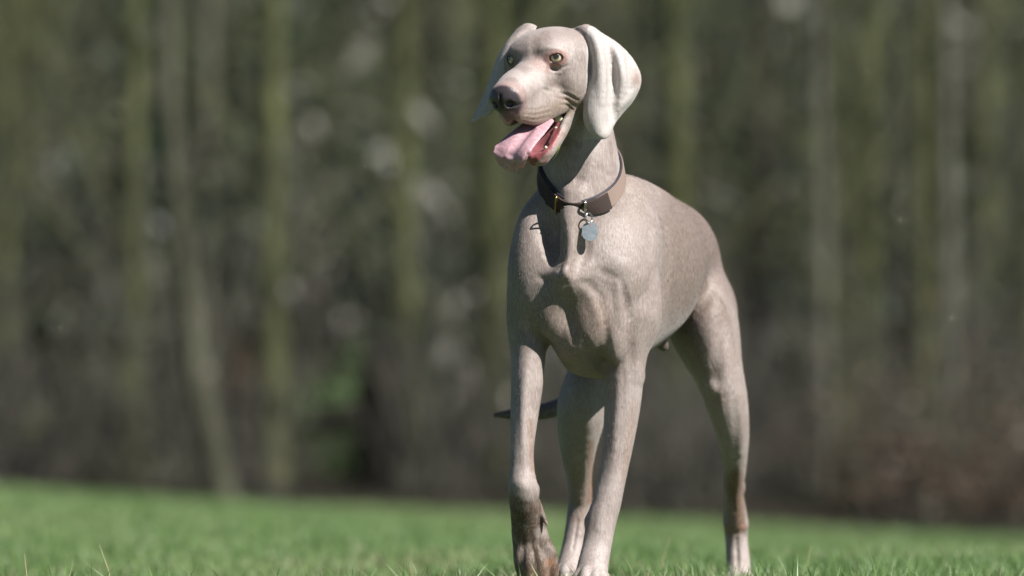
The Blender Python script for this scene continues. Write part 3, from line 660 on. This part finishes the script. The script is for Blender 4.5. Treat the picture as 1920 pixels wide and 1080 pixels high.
stroke([(1196, 690), (1198, 712)], 12, 3, 20, 160); stroke([(1160, 690), (1158, 760), (1150, 840)], 10, 1.8, -60, 120); stroke([(1184, 650), (1186, 700)], 10, -2.2, -60, 120); stroke([(1128, 950), (1122, 990)], 10, 2, -60, 120)
stroke([(986, 680), (982, 750), (980, 830)], 9, 1.8, -60, 120); stroke([(1004, 680), (1000, 750), (994, 820)], 9, -1.8, -60, 120); stroke([(972, 905), (984, 912)], 12, 2, -60, 120)
# face: lid folds, brow, creases behind the lips, whisker rows
stroke([(1012, 94), (1024, 90), (1044, 90), (1062, 98)], 6, 1.6, -300, 0)
stroke([(1026, 128), (1046, 131), (1066, 122)], 5, -2, -300, 0)
stroke([(1030, 135), (1050, 137)], 5, 1.4, -300, 0)
stroke([(1000, 70), (1002, 100)], 10, -1.5, -300, 0)
stroke([(1040, 150), (1028, 166)], 10, -2.2, -300, 0)
for pts in ([(1050, 175), (1066, 178), (1084, 188)], [(1044, 184), (1064, 188), (1080, 200)], [(1052, 197), (1066, 198), (1076, 208)], [(1018, 168), (1028, 170), (1038, 174)]):
    stroke(pts, 4.5, -1.4, -300, 0); stroke([(x, y - 6) for x, y in pts], 4.5, .8, -300, 0)
for pts in ([(985, 205), (1005, 206), (1030, 200)], [(982, 214), (1004, 216), (1034, 208)], [(980, 222), (1004, 225), (1030, 219)]):
    stroke(pts, 3.2, -1.0, -300, 0)
# left ear: folds
stroke([(1110, 62), (1122, 100), (1128, 150), (1130, 190)], 13, 3.2, -120, 0)
stroke([(1136, 78), (1146, 110), (1150, 150), (1148, 200), (1152, 222)], 12, -6.5, -120, 30)
stroke([(1150, 82), (1162, 110), (1168, 150), (1160, 190)], 12, 4, -120, 30)
stroke([(1176, 104), (1182, 135), (1180, 165)], 9, -4.5, -120, 40)
stroke([(1160, 205), (1180, 185), (1195, 165)], 7, 2.5, -120, 40)
V = V + NRM * (DISP * PR(1))[:, None]
NRM = vnormals(V, Q); SX, SY, SDp = sketch(V)

# ---- coat colours (pigment, with some sun and shade painted in)
HV = (V - HO) / HS; HFv, HLv, HUv = HV @ HF, HV @ HL, HV @ HU
inhead = (SY < 330) & (SDp < 75) & (HFv > -150)
def sm(a, b, x): t = np.clip((x - a) / (b - a), 0, 1); return t * t * (3 - 2 * t)
rng = np.random.default_rng(4)
def vnoise(scale, seed):
    g = np.random.default_rng(seed).random((64, 64, 64)).astype(np.float32); p = (V - V.min(0)) * scale; i = np.floor(p).astype(int); f = p - i; f = f * f * (3 - 2 * f); out = 0
    for a in (0, 1):
        for b in (0, 1):
            for c in (0, 1):
                w = (f[:, 0] if a else 1 - f[:, 0]) * (f[:, 1] if b else 1 - f[:, 1]) * (f[:, 2] if c else 1 - f[:, 2])
                out = out + w * g[(i[:, 0] + a) % 64, (i[:, 1] + b) % 64, (i[:, 2] + c) % 64]
    return out
n1, n2, n3 = vnoise(22, 1), vnoise(60, 2), vnoise(160, 3)
C = np.tile(np.array((.245, .197, .176)), (len(V), 1)); WET = np.zeros(len(V))
def paint(mask, colr, wet=None):
    global C, WET
    m = np.clip(mask, 0, 1); C = C * (1 - m[:, None]) + np.array(colr) * m[:, None]
    if wet is not None: WET = WET * (1 - m) + wet * m
def blob(x, y, r, soft=.5, d0=-400, d1=900): return (1 - sm(1 - soft, 1, np.hypot(SX - x, SY - y) / r)) * ((SDp > d0) & (SDp < d1))
def line(pts, r, d0=-400, d1=900): return (1 - sm(.3, 1, pdist(pts, SX, SY) / r)) * ((SDp > d0) & (SDp < d1))
paint(sm(.4, .75, n1) * .5, (.185, .142, .122)); paint(sm(.5, .8, n2) * .3, (.33, .28, .26))
# flank and back browner, shoulder and legs paler to carry the sunlight
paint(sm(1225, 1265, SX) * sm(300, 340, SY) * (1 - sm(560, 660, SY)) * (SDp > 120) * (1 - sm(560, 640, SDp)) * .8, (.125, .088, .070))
paint(inhead * .6, (.29, .24, .222)); paint(sm(.42, .66, n1) * inhead * .7, (.39, .34, .32)); paint(sm(.5, .72, n2) * inhead * .6, (.185, .145, .128))
earL = ((SX > 1092) & (SY < 262) & (SDp < 10) & (SX > 1092 + 0 * SY)) & ((HLv > 74) | (SY > 195)) & (SX > 1100 - 6 * (SY > 180))
paint(earL * .85, (.47, .435, .415)); paint(earL * sm(.45, .75, n1) * (1 - sm(150, 200, SY)) * .9, (.27, .195, .165))  # near ear paled for the sun on it; brown upper patches are its pigment
paint(((SX < 945) & (SY < 235) & (SDp > -30)) * .85, (.47, .43, .41))
paint(blob(1002, 158, 40, .95, -400, 0) * .6 * sm(.2, .6, n2), (.44, .39, .365))
paint(blob(1034, 152, 20, .9, -400, 0) * .6, (.16, .125, .105)); paint(blob(1010, 98, 18, .9, -400, 0) * .6, (.15, .115, .095)); paint(blob(1062, 160, 34, .9, -400, 0) * .45, (.18, .14, .12)); paint(blob(1020, 66, 26, .9, -400, 0) * .45, (.19, .15, .13)); paint(blob(1078, 85, 24, .9, -400, 0) * .35, (.19, .15, .13))
paint(line([(985, 228), (1010, 226), (1045, 212), (1070, 195)], 30, -400, 0) * .75 * (HUv > -118), (.205, .145, .105))
paint(blob(962, 225, 30, .7, -400, 0) * .5 * (HUv > -118), (.26, .155, .125))
limb = np.maximum(sm(650, 740, SY), (SDp > 470) * sm(1285, 1320, SX) * sm(470, 540, SY)) * (1 - .5 * sm(.45, .7, n1)); paint(limb * .42, (.33, .282, .262)); paint(blob(1190, 470, 90, .9, -50, 260) * .35, (.34, .295, .275))  # limbs, thigh and shoulder lightened where the sun falls on them
paint(blob(1104, 598, 72, .8, -80, 60) * .6, (.185, .128, .098)); paint(blob(1024, 592, 58, .8, -80, 60) * .6, (.175, .125, .098)); paint(line([(1080, 650), (1115, 690)], 50, -80, 200) * .5, (.19, .135, .105)); paint((1 - sm(960, 1000, SX)) * sm(430, 480, SY) * (1 - sm(620, 660, SY)) * (SDp < 200) * .5, (.17, .13, .11))  # chest browner; it and the outer right shoulder are darkened in place of shade
# eye rims
for e, (c, fwd, lat, upv) in enumerate(EYE):
    r = V - c; la, uv, fo = r @ lat / HS, r @ upv / HS, r @ fwd / HS; q = np.hypot(la / 22, uv / 17)
    paint((1 - sm(.75, 1.25, q)) * (fo > -8) * .8, (.30, .145, .122) if e else (.16, .11, .09)); paint((1 - sm(.60, .70, q)) * (fo > -8), (.07, .035, .03), .7)  # far eye's rim darker than the near one, as painted shade
    s_ = 1 if e else -1
inner = line([(1010, 116), (1022, 126)], 20, -400, 0); paint(inner * .4, (.32, .175, .15))
# nose leather with pinkish edge
qn = np.sqrt((HLv / 35) ** 2 + ((HUv + 49) / 33) ** 2); nose_m = (HFv > 106)
paint((1 - sm(1.0, 1.22, qn)) * nose_m * .6, (.27, .16, .15)); paint((1 - sm(.88, 1.0, qn)) * nose_m, (.046, .037, .041), .8)
paint((np.abs(HLv) < 12) * (HUv < -66) * (HUv > -108) * (HFv > 108) * .85, (.07, .045, .045), .4)
# inside of the mouth and the lips
mo = (HUv < -88) & (HUv > -132 - (HFv + 50) * .864) & (HFv > -44) & (HFv < 95) & (np.abs(HLv) < 36 - .12 * HFv)
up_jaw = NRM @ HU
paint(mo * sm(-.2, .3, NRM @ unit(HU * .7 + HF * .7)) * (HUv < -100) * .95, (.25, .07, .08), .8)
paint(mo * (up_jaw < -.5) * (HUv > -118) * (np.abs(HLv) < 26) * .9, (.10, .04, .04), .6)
JAW = [(1058, 226), (1050, 250), (1030, 276), (1006, 298), (990, 310)]
lip = line(JAW, 13, -400, 0) * (HUv < -96) * (HLv > 0)
paint(lip * sm(.42, .6, n3 * .6 + n2 * .4) * .9, (.30, .075, .08), .8); paint(lip * sm(.55, .75, n3) * .6, (.10, .05, .05), .7)
paint(line([(1060, 238), (1040, 280), (1008, 308)], 7, -400, 0) * (HUv < -96) * .5, (.42, .37, .33))
# muddy feet and hocks; tail end painted darker
mud = (.070, .042, .024)
paint(sm(912, 950, SY + 40 * (n2 - .5) + 30 * (n1 - .5)) * (SX < 1050) * (SDp < 120) * (.95 - .25 * sm(.55, .8, n2)), mud)
paint(blob(1015, 1000, 20, .8, -60, 120) * .75, (.36, .30, .27)); paint(blob(985, 912, 18, .9, -60, 120) * .6, (.40, .34, .31))
for kx, ky in ((990, 1024), (1005, 1020), (1030, 1040)): paint(blob(kx, ky, 10, .9, -60, 120) * .5, (.30, .24, .20))
paint(blob(1032, 1055, 16, .8, -60, 120) * .7, (.30, .15, .085))
paint(sm(1050, 1085, SY) * (SX < 1050) * (SDp < 120) * .6, (.20, .11, .07))
paint(sm(990, 1030, SY) * (SX > 1078) * (SX < 1165) * (SDp < 120) * (.3 + .5 * sm(.4, .7, n2)), (.37, .315, .295))
paint(blob(1104, 985, 20, .9, -60, 120) * .55, (.2, .15, .12))
paint(line([(1108, 830), (1106, 940)], 9, 300, 520) * .8, (.20, .105, .062)); paint(line([(1085, 880), (1084, 970)], 22, 300, 520) * .45, (.19, .125, .085)); paint(line([(994, 790), (1000, 880)], 9, -60, 120) * .5, (.19, .115, .075)); paint(line([(1190, 760), (1168, 900)], 8, -60, 140) * .4, (.22, .15, .11))
paint(sm(985, 1070, SY + 30 * (n2 - .5)) * (SDp > 350) * (.3 + .5 * sm(.35, .7, n2)), (.38, .32, .30))
paint(line([(1376, 900), (1378, 985)], 30, 520, 760) * (.55 + .4 * sm(.3, .7, n1)), (.135, .075, .042)); paint(blob(1393, 988, 11, .9, 520, 760) * .6, (.28, .13, .08))
paint(((SX < 1045) & (SY > 730) & (SY < 810) & (SDp > 560)) * .9, (.105, .085, .075))
paint(blob(1244, 650, 20, .5, 390, 470), (.07, .05, .045))  # sheath painted dark in place of the shade under the belly
paint(blob(1350, 745, 30, .9, 400, 640) * .4, (.30, .20, .15))

dog = empty('dog', tuple(P(1160, 1115, 300) * (1, 1, 0)))
tag(dog, 'grey-beige short-haired dog with drooping ears, mouth open, one forepaw lifted', 'dog')
ct = NT('coat')
att = ct.n('ShaderNodeAttribute', attribute_name='pigment'); awet = ct.n('ShaderNodeAttribute', attribute_name='wet')
tc = ct.n('ShaderNodeTexCoord')
mp = ct.n('ShaderNodeMapping'); mp.inputs['Scale'].default_value = (1, 1, .28); ct.l(tc.outputs['Object'], mp.inputs['Vector'])
hn = ct.noise(380, 4, mp.outputs[0], .75); mn = ct.noise(90, 4, tc.outputs['Object'])
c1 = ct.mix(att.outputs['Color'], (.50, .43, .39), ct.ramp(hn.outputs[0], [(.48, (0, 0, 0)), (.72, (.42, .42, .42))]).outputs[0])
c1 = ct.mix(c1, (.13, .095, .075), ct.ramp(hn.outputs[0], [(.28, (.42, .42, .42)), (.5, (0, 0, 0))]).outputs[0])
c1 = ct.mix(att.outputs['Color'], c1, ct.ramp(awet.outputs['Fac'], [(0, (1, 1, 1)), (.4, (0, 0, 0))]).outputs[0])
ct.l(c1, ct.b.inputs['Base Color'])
ct.l(ct.ramp(awet.outputs['Fac'], [(0, (.54, .54, .54)), (1, (.20, .20, .20))]).outputs[0], ct.b.inputs['Roughness'])
ct.b.inputs['Specular IOR Level'].default_value = .4
ct.b.inputs['Sheen Weight'].default_value = .12; ct.b.inputs['Sheen Roughness'].default_value = .4
ct.l(ct.bump(hn.outputs[0], .45, .0016, ct.bump(mn.outputs[0], .2, .002)), ct.b.inputs['Normal'])
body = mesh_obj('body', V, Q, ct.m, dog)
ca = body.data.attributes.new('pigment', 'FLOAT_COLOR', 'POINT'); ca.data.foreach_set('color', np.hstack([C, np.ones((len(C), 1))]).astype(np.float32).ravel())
wa = body.data.attributes.new('wet', 'FLOAT', 'POINT'); wa.data.foreach_set('value', WET.astype(np.float32))
print('dog verts', len(V))

# ---- eyes: ball, iris and pupil in one procedural material, wet outer coat
def eye_mat():
    t = NT('eye_glassy'); tc = t.n('ShaderNodeTexCoord'); sp = t.n('ShaderNodeSeparateXYZ'); t.l(tc.outputs['Object'], sp.inputs[0])
    ln = t.n('ShaderNodeCombineXYZ'); t.l(sp.outputs[0], ln.inputs[0]); t.l(sp.outputs[1], ln.inputs[1])
    le = t.n('ShaderNodeVectorMath', operation='LENGTH'); t.l(ln.outputs[0], le.inputs[0])
    r = 12.5 * HS; dv = t.n('ShaderNodeMath', operation='DIVIDE'); t.l(le.outputs['Value'], dv.inputs[0]); dv.inputs[1].default_value = r
    rp = t.ramp(dv.outputs[0], [(0, (.004, .004, .006)), (.44, (.004, .004, .006)), (.50, (.30, .24, .15)), (.62, (.52, .44, .32)), (.84, (.36, .29, .20)), (.9, (.02, .015, .01)), (.96, (.10, .06, .05))])
    nz = t.noise(900, 3, tc.outputs['Object'])
    t.l(t.mix(rp.outputs[0], (.30, .24, .15), t.ramp(nz.outputs[0], [(.5, (0, 0, 0)), (.7, (.3, .3, .3))]).outputs[0]), t.b.inputs['Base Color'])
    t.b.inputs['Roughness'].default_value = .06; t.b.inputs['Coat Weight'].default_value = 1; t.b.inputs['Coat Roughness'].default_value = .02
    return t.m
eye_m = eye_mat()
for (c, fwd, lat, upv), gz in zip(EYE, ((.25, .34), (-.05, .40))):
    bm = bmesh.new(); bmesh.ops.create_uvsphere(bm, u_segments=32, v_segments=24, radius=12.5 * HS)
    me = bpy.data.meshes.new('eye'); bm.to_mesh(me); bm.free(); me.materials.append(eye_m); me.polygons.foreach_set('use_smooth', [True] * len(me.polygons))
    o = bpy.data.objects.new('eye', me); col.objects.link(o); o.parent = dog
    g = unit(fwd + lat * gz[0] + upv * gz[1]); o.location = Vector(c + fwd * 1.5 * HS) - dog.location
    o.rotation_euler = Vector(g).to_track_quat('Z', 'Y').to_euler()
# ---- tongue
tf = Field(np.arange(P(904, 0, -150)[0], P(1040, 0, -100)[0], .0016), np.arange(DIST - .20, DIST - .04, .0016), np.arange(P(0, 330, -150)[2], P(0, 215, -120)[2], .0016))
body_f, fld = fld, tf
TS = unit(HL * .95 + HF * .1)
tube([(1010, 230, -95, 32, 6.5), (993, 246, -124, 38, 6), (977, 262, -150, 42, 6), (962, 280, -164, 43, 6), (954, 295, -164, 38, 5.5), (951, 306, -156, 27, 5)], TS, k=3, sub=8)
fld = body_f
TV, TQ = tf.mesh(); TN = vnormals(TV, TQ); tx, ty, td = sketch(TV); tface = np.clip(-TN[:, 1] * 1.6 + .3, 0, 1)
def tstroke(pts, r, amt):
    global TV
    w = np.clip(1 - (pdist(pts, tx, ty) / r) ** 2, 0, 1) ** 2; TV = TV + TN * (w * amt * tface * PR(1))[:, None]
tstroke([(996, 240), (980, 258), (966, 276), (958, 290)], 11, -4.5)
tstroke([(1004, 250), (988, 275), (978, 300)], 14, 2); tstroke([(968, 250), (948, 272), (938, 295)], 14, 2)
tstroke([(990, 290), (978, 315)], 6, -4); tstroke([(970, 300), (962, 318)], 6, -3); tstroke([(945, 300), (940, 316)], 5, -3)
tt = NT('tongue_flesh'); tcn = tt.n('ShaderNodeTexCoord'); tn = tt.noise(220, 4, tcn.outputs['Object']); tn2 = tt.noise(1300, 2, tcn.outputs['Object'])
tt.l(tt.ramp(tn.outputs[0], [(.3, (.36, .19, .22)), (.7, (.50, .33, .36))]).outputs[0], tt.b.inputs['Base Color'])
tt.b.inputs['Roughness'].default_value = .45; tt.b.inputs['Subsurface Weight'].default_value = .25; tt.b.inputs['Subsurface Radius'].default_value = (.006, .002, .0015); tt.b.inputs['Subsurface Scale'].default_value = 1
tt.l(tt.bump(tn2.outputs[0], .3, .0008, tt.bump(tn.outputs[0], .25, .002)), tt.b.inputs['Normal'])
mesh_obj('tongue', TV, TQ, tt.m, dog)
# ---- teeth along the lower left jaw and upper canines
tooth_m = simple_mat('tooth_enamel', (.62, .53, .36), .3, noise_s=150, noise_c=(.70, .64, .50))
def tooth(p, up, r, h, lean=(0, 0, 0)):
    up = unit(up); a = unit(np.cross(up, (0.3, 1, .2))); b = np.cross(up, a); vs, fs = [], []
    prof = [(0, 1.0), (.35, 1.08), (.7, .8), (.92, .42), (1, .12)]
    for t, w in prof:
        for i in range(10):
            an = i * math.tau / 10; vs.append(p + up * h * t * HS + (a * math.cos(an) + b * .75 * math.sin(an)) * r * w * HS + np.array(lean) * t * t * HS)
    for j in range(len(prof) - 1):
        for i in range(10): fs.append((j * 10 + i, j * 10 + (i + 1) % 10, j * 10 + 10 + (i + 1) % 10, j * 10 + 10 + i))
    fs.append([len(vs) - 10 + i for i in range(10)])
    return mesh_obj('tooth', vs, fs, tooth_m, dog)

for f, l, u, r, h in ((-36, 30, -113, 9, 13), (-22, 27, -126, 9.5, 15), (-7, 26, -140, 6, 9)):
    for sgn in (1, -1): tooth(H(f, sgn * l, u), HU * .75 + HF * .5, r, h)
for sgn in (1, -1):
    tooth(H(30, sgn * 17, -168), HU * .85 + HF * .2 + HL * sgn * .1, 4, 8); tooth(H(86, sgn * 20, -84), -HU * .95 + HF * .15, 5, 16)
# ---- claws
claw_m = simple_mat('claw_horn', (.10, .07, .06), .4, noise_s=300, noise_c=(.22, .16, .13))
def claw(p, q, r):
    p, q = np.asarray(p), np.asarray(q); ax = unit(q - p); a = unit(np.cross(ax, (1, 0.2, 0.1))); b = np.cross(ax, a); vs, fs = [], []
    for t, w in ((-.3, 1), (.2, 1), (.6, .7), (.9, .35), (1, .08)):
        for i in range(8):
            an = i * math.tau / 8; vs.append(p + (q - p) * t + UP * (-.25 * t * t * np.linalg.norm(q - p)) + (a * math.cos(an) * .8 + b * math.sin(an)) * r * w)
    for j in range(4):
        for i in range(8): fs.append((j * 8 + i, j * 8 + (i + 1) % 8, j * 8 + 8 + (i + 1) % 8, j * 8 + 8 + i))
    fs.append([32 + i for i in range(8)]); return mesh_obj('claw', vs, fs, claw_m, dog)
for tip, dx, dy, dd in [((984, 1088, 40), 2, 16, -4), ((1000, 1100, 34), 2, 16, -6), ((1018, 1098, 34), 1, 16, -6), ((1037, 1076, 40), 3, 16, -4), ((1021, 975, 10), 6, 9, -2),
        ((1080, 1110, -30), -2, 6, -16), ((1094, 1112, -52), -1, 6, -18), ((1114, 1112, -52), 1, 6, -18), ((1132, 1110, -32), 2, 6, -16),
        ((1046, 1098, 400), -1, 4, -16), ((1058, 1102, 384), -1, 4, -18), ((1074, 1102, 384), 0, 4, -18), ((1090, 1100, 400), 2, 4, -16),
        ((1366, 1100, 622), -1, 3, -16), ((1379, 1102, 606), 0, 3, -18), ((1394, 1102, 606), 0, 3, -18), ((1407, 1100, 622), 1, 3, -16)]:
    claw(P(*tip), P(tip[0] + dx, tip[1] + dy, tip[2] + dd), PR(4.2))
# ---- short fur
FUR_N = 70000
fa = vnormals(V, Q); tri = np.vstack([Q[:, [0, 1, 2]], Q[:, [0, 2, 3]]])
area = np.linalg.norm(np.cross(V[tri[:, 1]] - V[tri[:, 0]], V[tri[:, 2]] - V[tri[:, 0]]), axis=1) * (1 + 1.5 * (HFv[tri[:, 0]] > -170) * (SDp[tri[:, 0]] < 75) * (SY[tri[:, 0]] < 320))
area *= (WET[tri[:, 0]] < .15)
pick = rng.choice(len(tri), FUR_N, p=area / area.sum()); a, b = rng.random((2, FUR_N)); fl = a + b > 1; a[fl], b[fl] = 1 - a[fl], 1 - b[fl]
t3 = tri[pick]; w3 = np.stack([1 - a - b, a, b], 1)[:, :, None]
root = (V[t3] * w3).sum(1); nr = (fa[t3] * w3).sum(1); nr /= np.linalg.norm(nr, axis=1)[:, None]; cc = (C[t3] * w3).sum(1)
ish = inhead[t3[:, 0]]
flow = np.where(ish[:, None], -HF * .9 - UP * .35, AX * .45 - UP * .9); flow = flow + rng.normal(0, .22, (FUR_N, 3))
flow -= nr * (flow * nr).sum(1)[:, None]; flow /= np.maximum(np.linalg.norm(flow, axis=1), 1e-6)[:, None]
ln = np.where(ish, .0022, .0042) * rng.uniform(.6, 1.25, FUR_N); ln = ln[:, None]
p0 = root - nr * .0004; lift = rng.random(FUR_N)[:, None] ** 2; p1 = root + (flow * .5 + nr * (.07 + .12 * lift)) * ln; p2 = root + (flow * .95 + nr * (.08 + .34 * lift)) * ln
hc = bpy.data.hair_curves.new('fur'); hc.add_curves([3] * FUR_N)
hc.attributes['position'].data.foreach_set('vector', np.stack([p0, p1, p2], 1).astype(np.float32).ravel())
ra = hc.attributes.get('radius') or hc.attributes.new('radius', 'FLOAT', 'POINT'); ra.data.foreach_set('value', np.tile(np.array((.00010, .00008, .00002), np.float32), FUR_N))
fc = hc.attributes.new('pigment', 'FLOAT_COLOR', 'CURVE'); var = rng.normal(1.12, .10, FUR_N)[:, None]
fc.data.foreach_set('color', np.hstack([np.clip(cc * var * 1.04, .01, .8), np.ones((FUR_N, 1))]).astype(np.float32).ravel())
fm = NT('fur_strands'); fatt = fm.n('ShaderNodeAttribute', attribute_name='pigment'); fm.l(fatt.outputs['Color'], fm.b.inputs['Base Color'])
fm.b.inputs['Roughness'].default_value = .34; fm.b.inputs['Specular IOR Level'].default_value = .4
hc.materials.append(fm.m); fur = bpy.data.objects.new('fur', hc); col.objects.link(fur); fur.parent = dog; fur.matrix_parent_inverse = Matrix.Translation(dog.location).inverted()
fur['kind'] = 'stuff'

# ------------------------------------------------------------------ collar, fitted round the neck
from mathutils.bvhtree import BVHTree
bvh = BVHTree.FromPolygons([tuple(v) for v in V], [tuple(q) for q in Q])
CC = P(1088, 318, 66); E1 = np.array((1., 0, 0)); E2 = unit(P(1110, 243, 150) - P(1074, 388, -38)); E2 = unit(E2 - E1 * E2[0]); EN = np.cross(E1, E2)
if EN[2] < 0: EN = -EN
NT_ = 96
def ring(off, lift, bulge=0):
    rad = []
    for i in range(NT_):
        th = i * math.tau / NT_; dr = E1 * math.cos(th) + E2 * math.sin(th); o = CC + EN * off
        h = bvh.ray_cast(Vector(o + dr * .16), Vector(-dr)); rad.append(np.linalg.norm(np.array(h[0]) - o) if h[0] else .08)
    r = np.array(rad); r = np.minimum(r, np.median(r) * 1.35)
    for _ in range(10): r = np.maximum(r, (np.roll(r, 1) + np.roll(r, -1)) / 2)
    for _ in range(6): r = (np.roll(r, 1) + 2 * r + np.roll(r, -1)) / 4
    return [CC + EN * off + (E1 * math.cos(i * math.tau / NT_) + E2 * math.sin(i * math.tau / NT_)) * (r[i] + lift) for i in range(NT_)]
def band(name, mat, offs, l0, l1, parent, i0=0, i1=NT_):
    inner = [ring(o, l0) for o in offs]; outer = [ring(o, l1) for o in offs]
    loop = inner + outer[::-1]; m = len(loop); closed = (i1 - i0) >= NT_; n = i1 - i0 if closed else i1 - i0 + 1
    vs = [loop[k][(i0 + i) % NT_] for i in range(n) for k in range(m)]; fs = []
    for i in range(n if closed else n - 1):
        for k in range(m):
            a, b = i * m + k, i * m + (k + 1) % m; c, d = ((i + 1) % n) * m + (k + 1) % m, ((i + 1) % n) * m + k; fs.append((a, b, c, d))
    if not closed: fs += [tuple(range(m)), tuple(range((n - 1) * m, n * m))[::-1]]
    o = mesh_obj(name, vs, fs, mat, parent, False)
    bm = bmesh.new(); bm.from_mesh(o.data); bmesh.ops.recalc_face_normals(bm, faces=bm.faces); bm.to_mesh(o.data); bm.free()
    bv = o.modifiers.new('bevel', 'BEVEL'); bv.width = .0006; bv.segments = 2; bv.limit_method = 'ANGLE'
    return o
def web_mat(name, c0, c1):
    t = NT(name); tc = t.n('ShaderNodeTexCoord'); w = t.n('ShaderNodeTexWave', bands_direction='X'); w.inputs['Scale'].default_value = 210; w.inputs['Distortion'].default_value = .6
    t.l(tc.outputs['Object'], w.inputs['Vector']); nz = t.noise(400, 4, tc.outputs['Object'])
    t.l(t.mix(t.ramp(w.outputs[0], [(0, c0), (1, c1)]).outputs[0], c0, nz.outputs[0]), t.b.inputs['Base Color']); t.b.inputs['Roughness'].default_value = .75
    t.l(t.bump(w.outputs[0], .6, .0008, t.bump(nz.outputs[0], .3, .001)), t.b.inputs['Normal']); return t.m
collar = empty('dog_collar', tuple(CC)); tag(collar, 'brown webbing collar with dark lining and round tag on the dog\'s neck', 'collar')
web = web_mat('brown_webbing', (.024, .013, .010), (.062, .035, .026)); tan = web_mat('tan_leather', (.20, .142, .115), (.28, .205, .17)); dark = simple_mat('black_lining', (.018, .018, .026), .55, noise_s=200, noise_c=(.03, .03, .04), bump=.001)
steel = simple_mat('nickel_steel', (.62, .62, .6), .22, 1, noise_s=80, noise_c=(.5, .5, .48))
W = PR(12.5)
band('lining', dark, [-W * .9, 0, W * 1.08], .0005, .0030, collar)
band('strap', tan, [-W, 0, W * .92], .0031, .0052, collar, -20, 50)
web_strap = band('strap', web, [-W, 0, W * .92], .0031, .0050, collar, 45, 78)
band('strap_end', web, [-W * 1.02, 0, W * .96], .0052, .0078, collar, 62, 80)
mid = ring(0, .005); front = [i for i in range(NT_) if mid[i][1] < CC[1]]
def at_x(px): return min(front, key=lambda i: abs(sketch(mid[i][None])[0][0] - px))
def loop_tube(name, pts, r, mat, parent, n=8):
    """closed round wire through pts"""
    pts = np.array(pts); m = len(pts); T = np.roll(pts, -1, 0) - np.roll(pts, 1, 0); T /= np.linalg.norm(T, axis=1)[:, None]
    nrm = unit(np.cross(pts[1] - pts[0], pts[m // 3] - pts[0])); vs, fs = [], []
    for p, t in zip(pts, T):
        b = unit(np.cross(t, nrm)); vs += [p + (nrm * math.cos(a) + b * math.sin(a)) * r for a in np.arange(n) * math.tau / n]
    for i in range(m):
        for j in range(n): fs.append((i * n + j, i * n + (j + 1) % n, ((i + 1) % m) * n + (j + 1) % n, ((i + 1) % m) * n + j))
    return mesh_obj(name, vs, fs, mat, parent)
def frame_loop(name, px, hw, r0, r1, wire, mat, dz=0):
    i = at_x(px); dr = unit(mid[i] - CC); c = mid[i] + EN * dz; k = []
    for a in np.arange(28) * math.tau / 28:
        ca, sa = math.cos(a), math.sin(a); k.append(c + EN * hw * np.sign(ca) * abs(ca) ** .6 + dr * ((r0 + r1) / 2 + (r1 - r0) / 2 * np.sign(sa) * abs(sa) ** .6))
    return loop_tube(name, k, wire, mat, collar), c, dr
dring, dc, ddr = frame_loop('ring', 1098, PR(21), -.001, .0070, PR(2.6), steel, -PR(3))
frame_loop('buckle', 1046, PR(19), -.001, .0072, PR(1.6), simple_mat('brass_wire', (.45, .30, .12), .3, 1, noise_s=60, noise_c=(.35, .24, .10)))
for px in (1030, 1057):
    i = at_x(px); dr = unit(mid[i] - CC); tn = unit(np.cross(EN, dr)); c = mid[i] + dr * .0030
    loop_tube('eyelet', [c + (EN * math.cos(a) + tn * math.sin(a)) * PR(4) for a in np.arange(14) * math.tau / 14], PR(1.3), simple_mat('eyelet_metal', (.12, .09, .08), .4, 1), web_strap)
TQP = P(1104, 409, sketch((dc + ddr * .006)[None])[2][0] - 6)          # split ring and tag hang from the ring
tagn = unit((.12, -1, .10)); tr = unit(np.cross(tagn, UP)); tr = tr if tr[0] > 0 else -tr; tu = np.cross(tr, -tagn); tu = tu if tu[2] > 0 else -tu
rn = unit((.75, -.6, 0)); rt = unit(np.cross(UP, rn))
sr = loop_tube('split_ring', [TQP + (UP * math.cos(a) + rt * math.sin(a)) * PR(10) for a in np.arange(24) * math.tau / 24], PR(1.6), steel, dring)
tcn_ = TQP - UP * PR(25) + np.array((PR(2), -.001, 0)); vs, fs = [], []
hole = tcn_ + tu * PR(12.5)
for z in (-1, 1):
    for k in range(40):
        a = k * math.tau / 40; ca, sa = math.cos(a), math.sin(a); e = 2.5
        vs.append(tcn_ + tr * PR(15) * np.sign(ca) * abs(ca) ** (2 / e) + tu * PR(17.5) * np.sign(sa) * abs(sa) ** (2 / e) + tagn * z * PR(.9))
    for k in range(40):
        a = k * math.tau / 40; vs.append(hole + (tr * math.cos(a) + tu * math.sin(a)) * PR(2.6) + tagn * z * PR(.9))
for k in range(40):
    j = (k + 1) % 40; fs += [(k, j, 40 + j, 40 + k), (80 + j, 80 + k, 120 + k, 120 + j), (j, k, 80 + k, 80 + j), (40 + k, 40 + j, 120 + j, 120 + k)]
tagm = simple_mat('worn_tag_metal', (.42, .45, .445), .4, .9, noise_s=130, noise_c=(.30, .33, .33), bump=.0004)
mesh_obj('name_tag', vs, fs, tagm, collar, False)

# ---- a blade of grass caught at the lip
bl = [P(1050, 256, -66), P(1049, 274, -70), P(1043, 290, -66), P(1034, 302, -60)]; vs = []
for p, w in zip(bl, (1.4, 1.6, 1.2, .3)): vs += [p + np.array((-1, 0, .4)) * PR(w), p + np.array((1, 0, -.4)) * PR(w), p + np.array((0, .0006, 0))]
gbl = mesh_obj('grass_blade', vs, [(3 * i + a, 3 * i + b, 3 * i + 3 + b, 3 * i + 3 + a) for i in range(3) for a, b in ((0, 1), (1, 2), (2, 0))], simple_mat('chewed_grass', (.20, .22, .05), .5, noise_s=200, noise_c=(.28, .28, .09)))
tag(gbl, 'single yellow-green grass blade hanging from the dog\'s lower lip', 'grass blade')
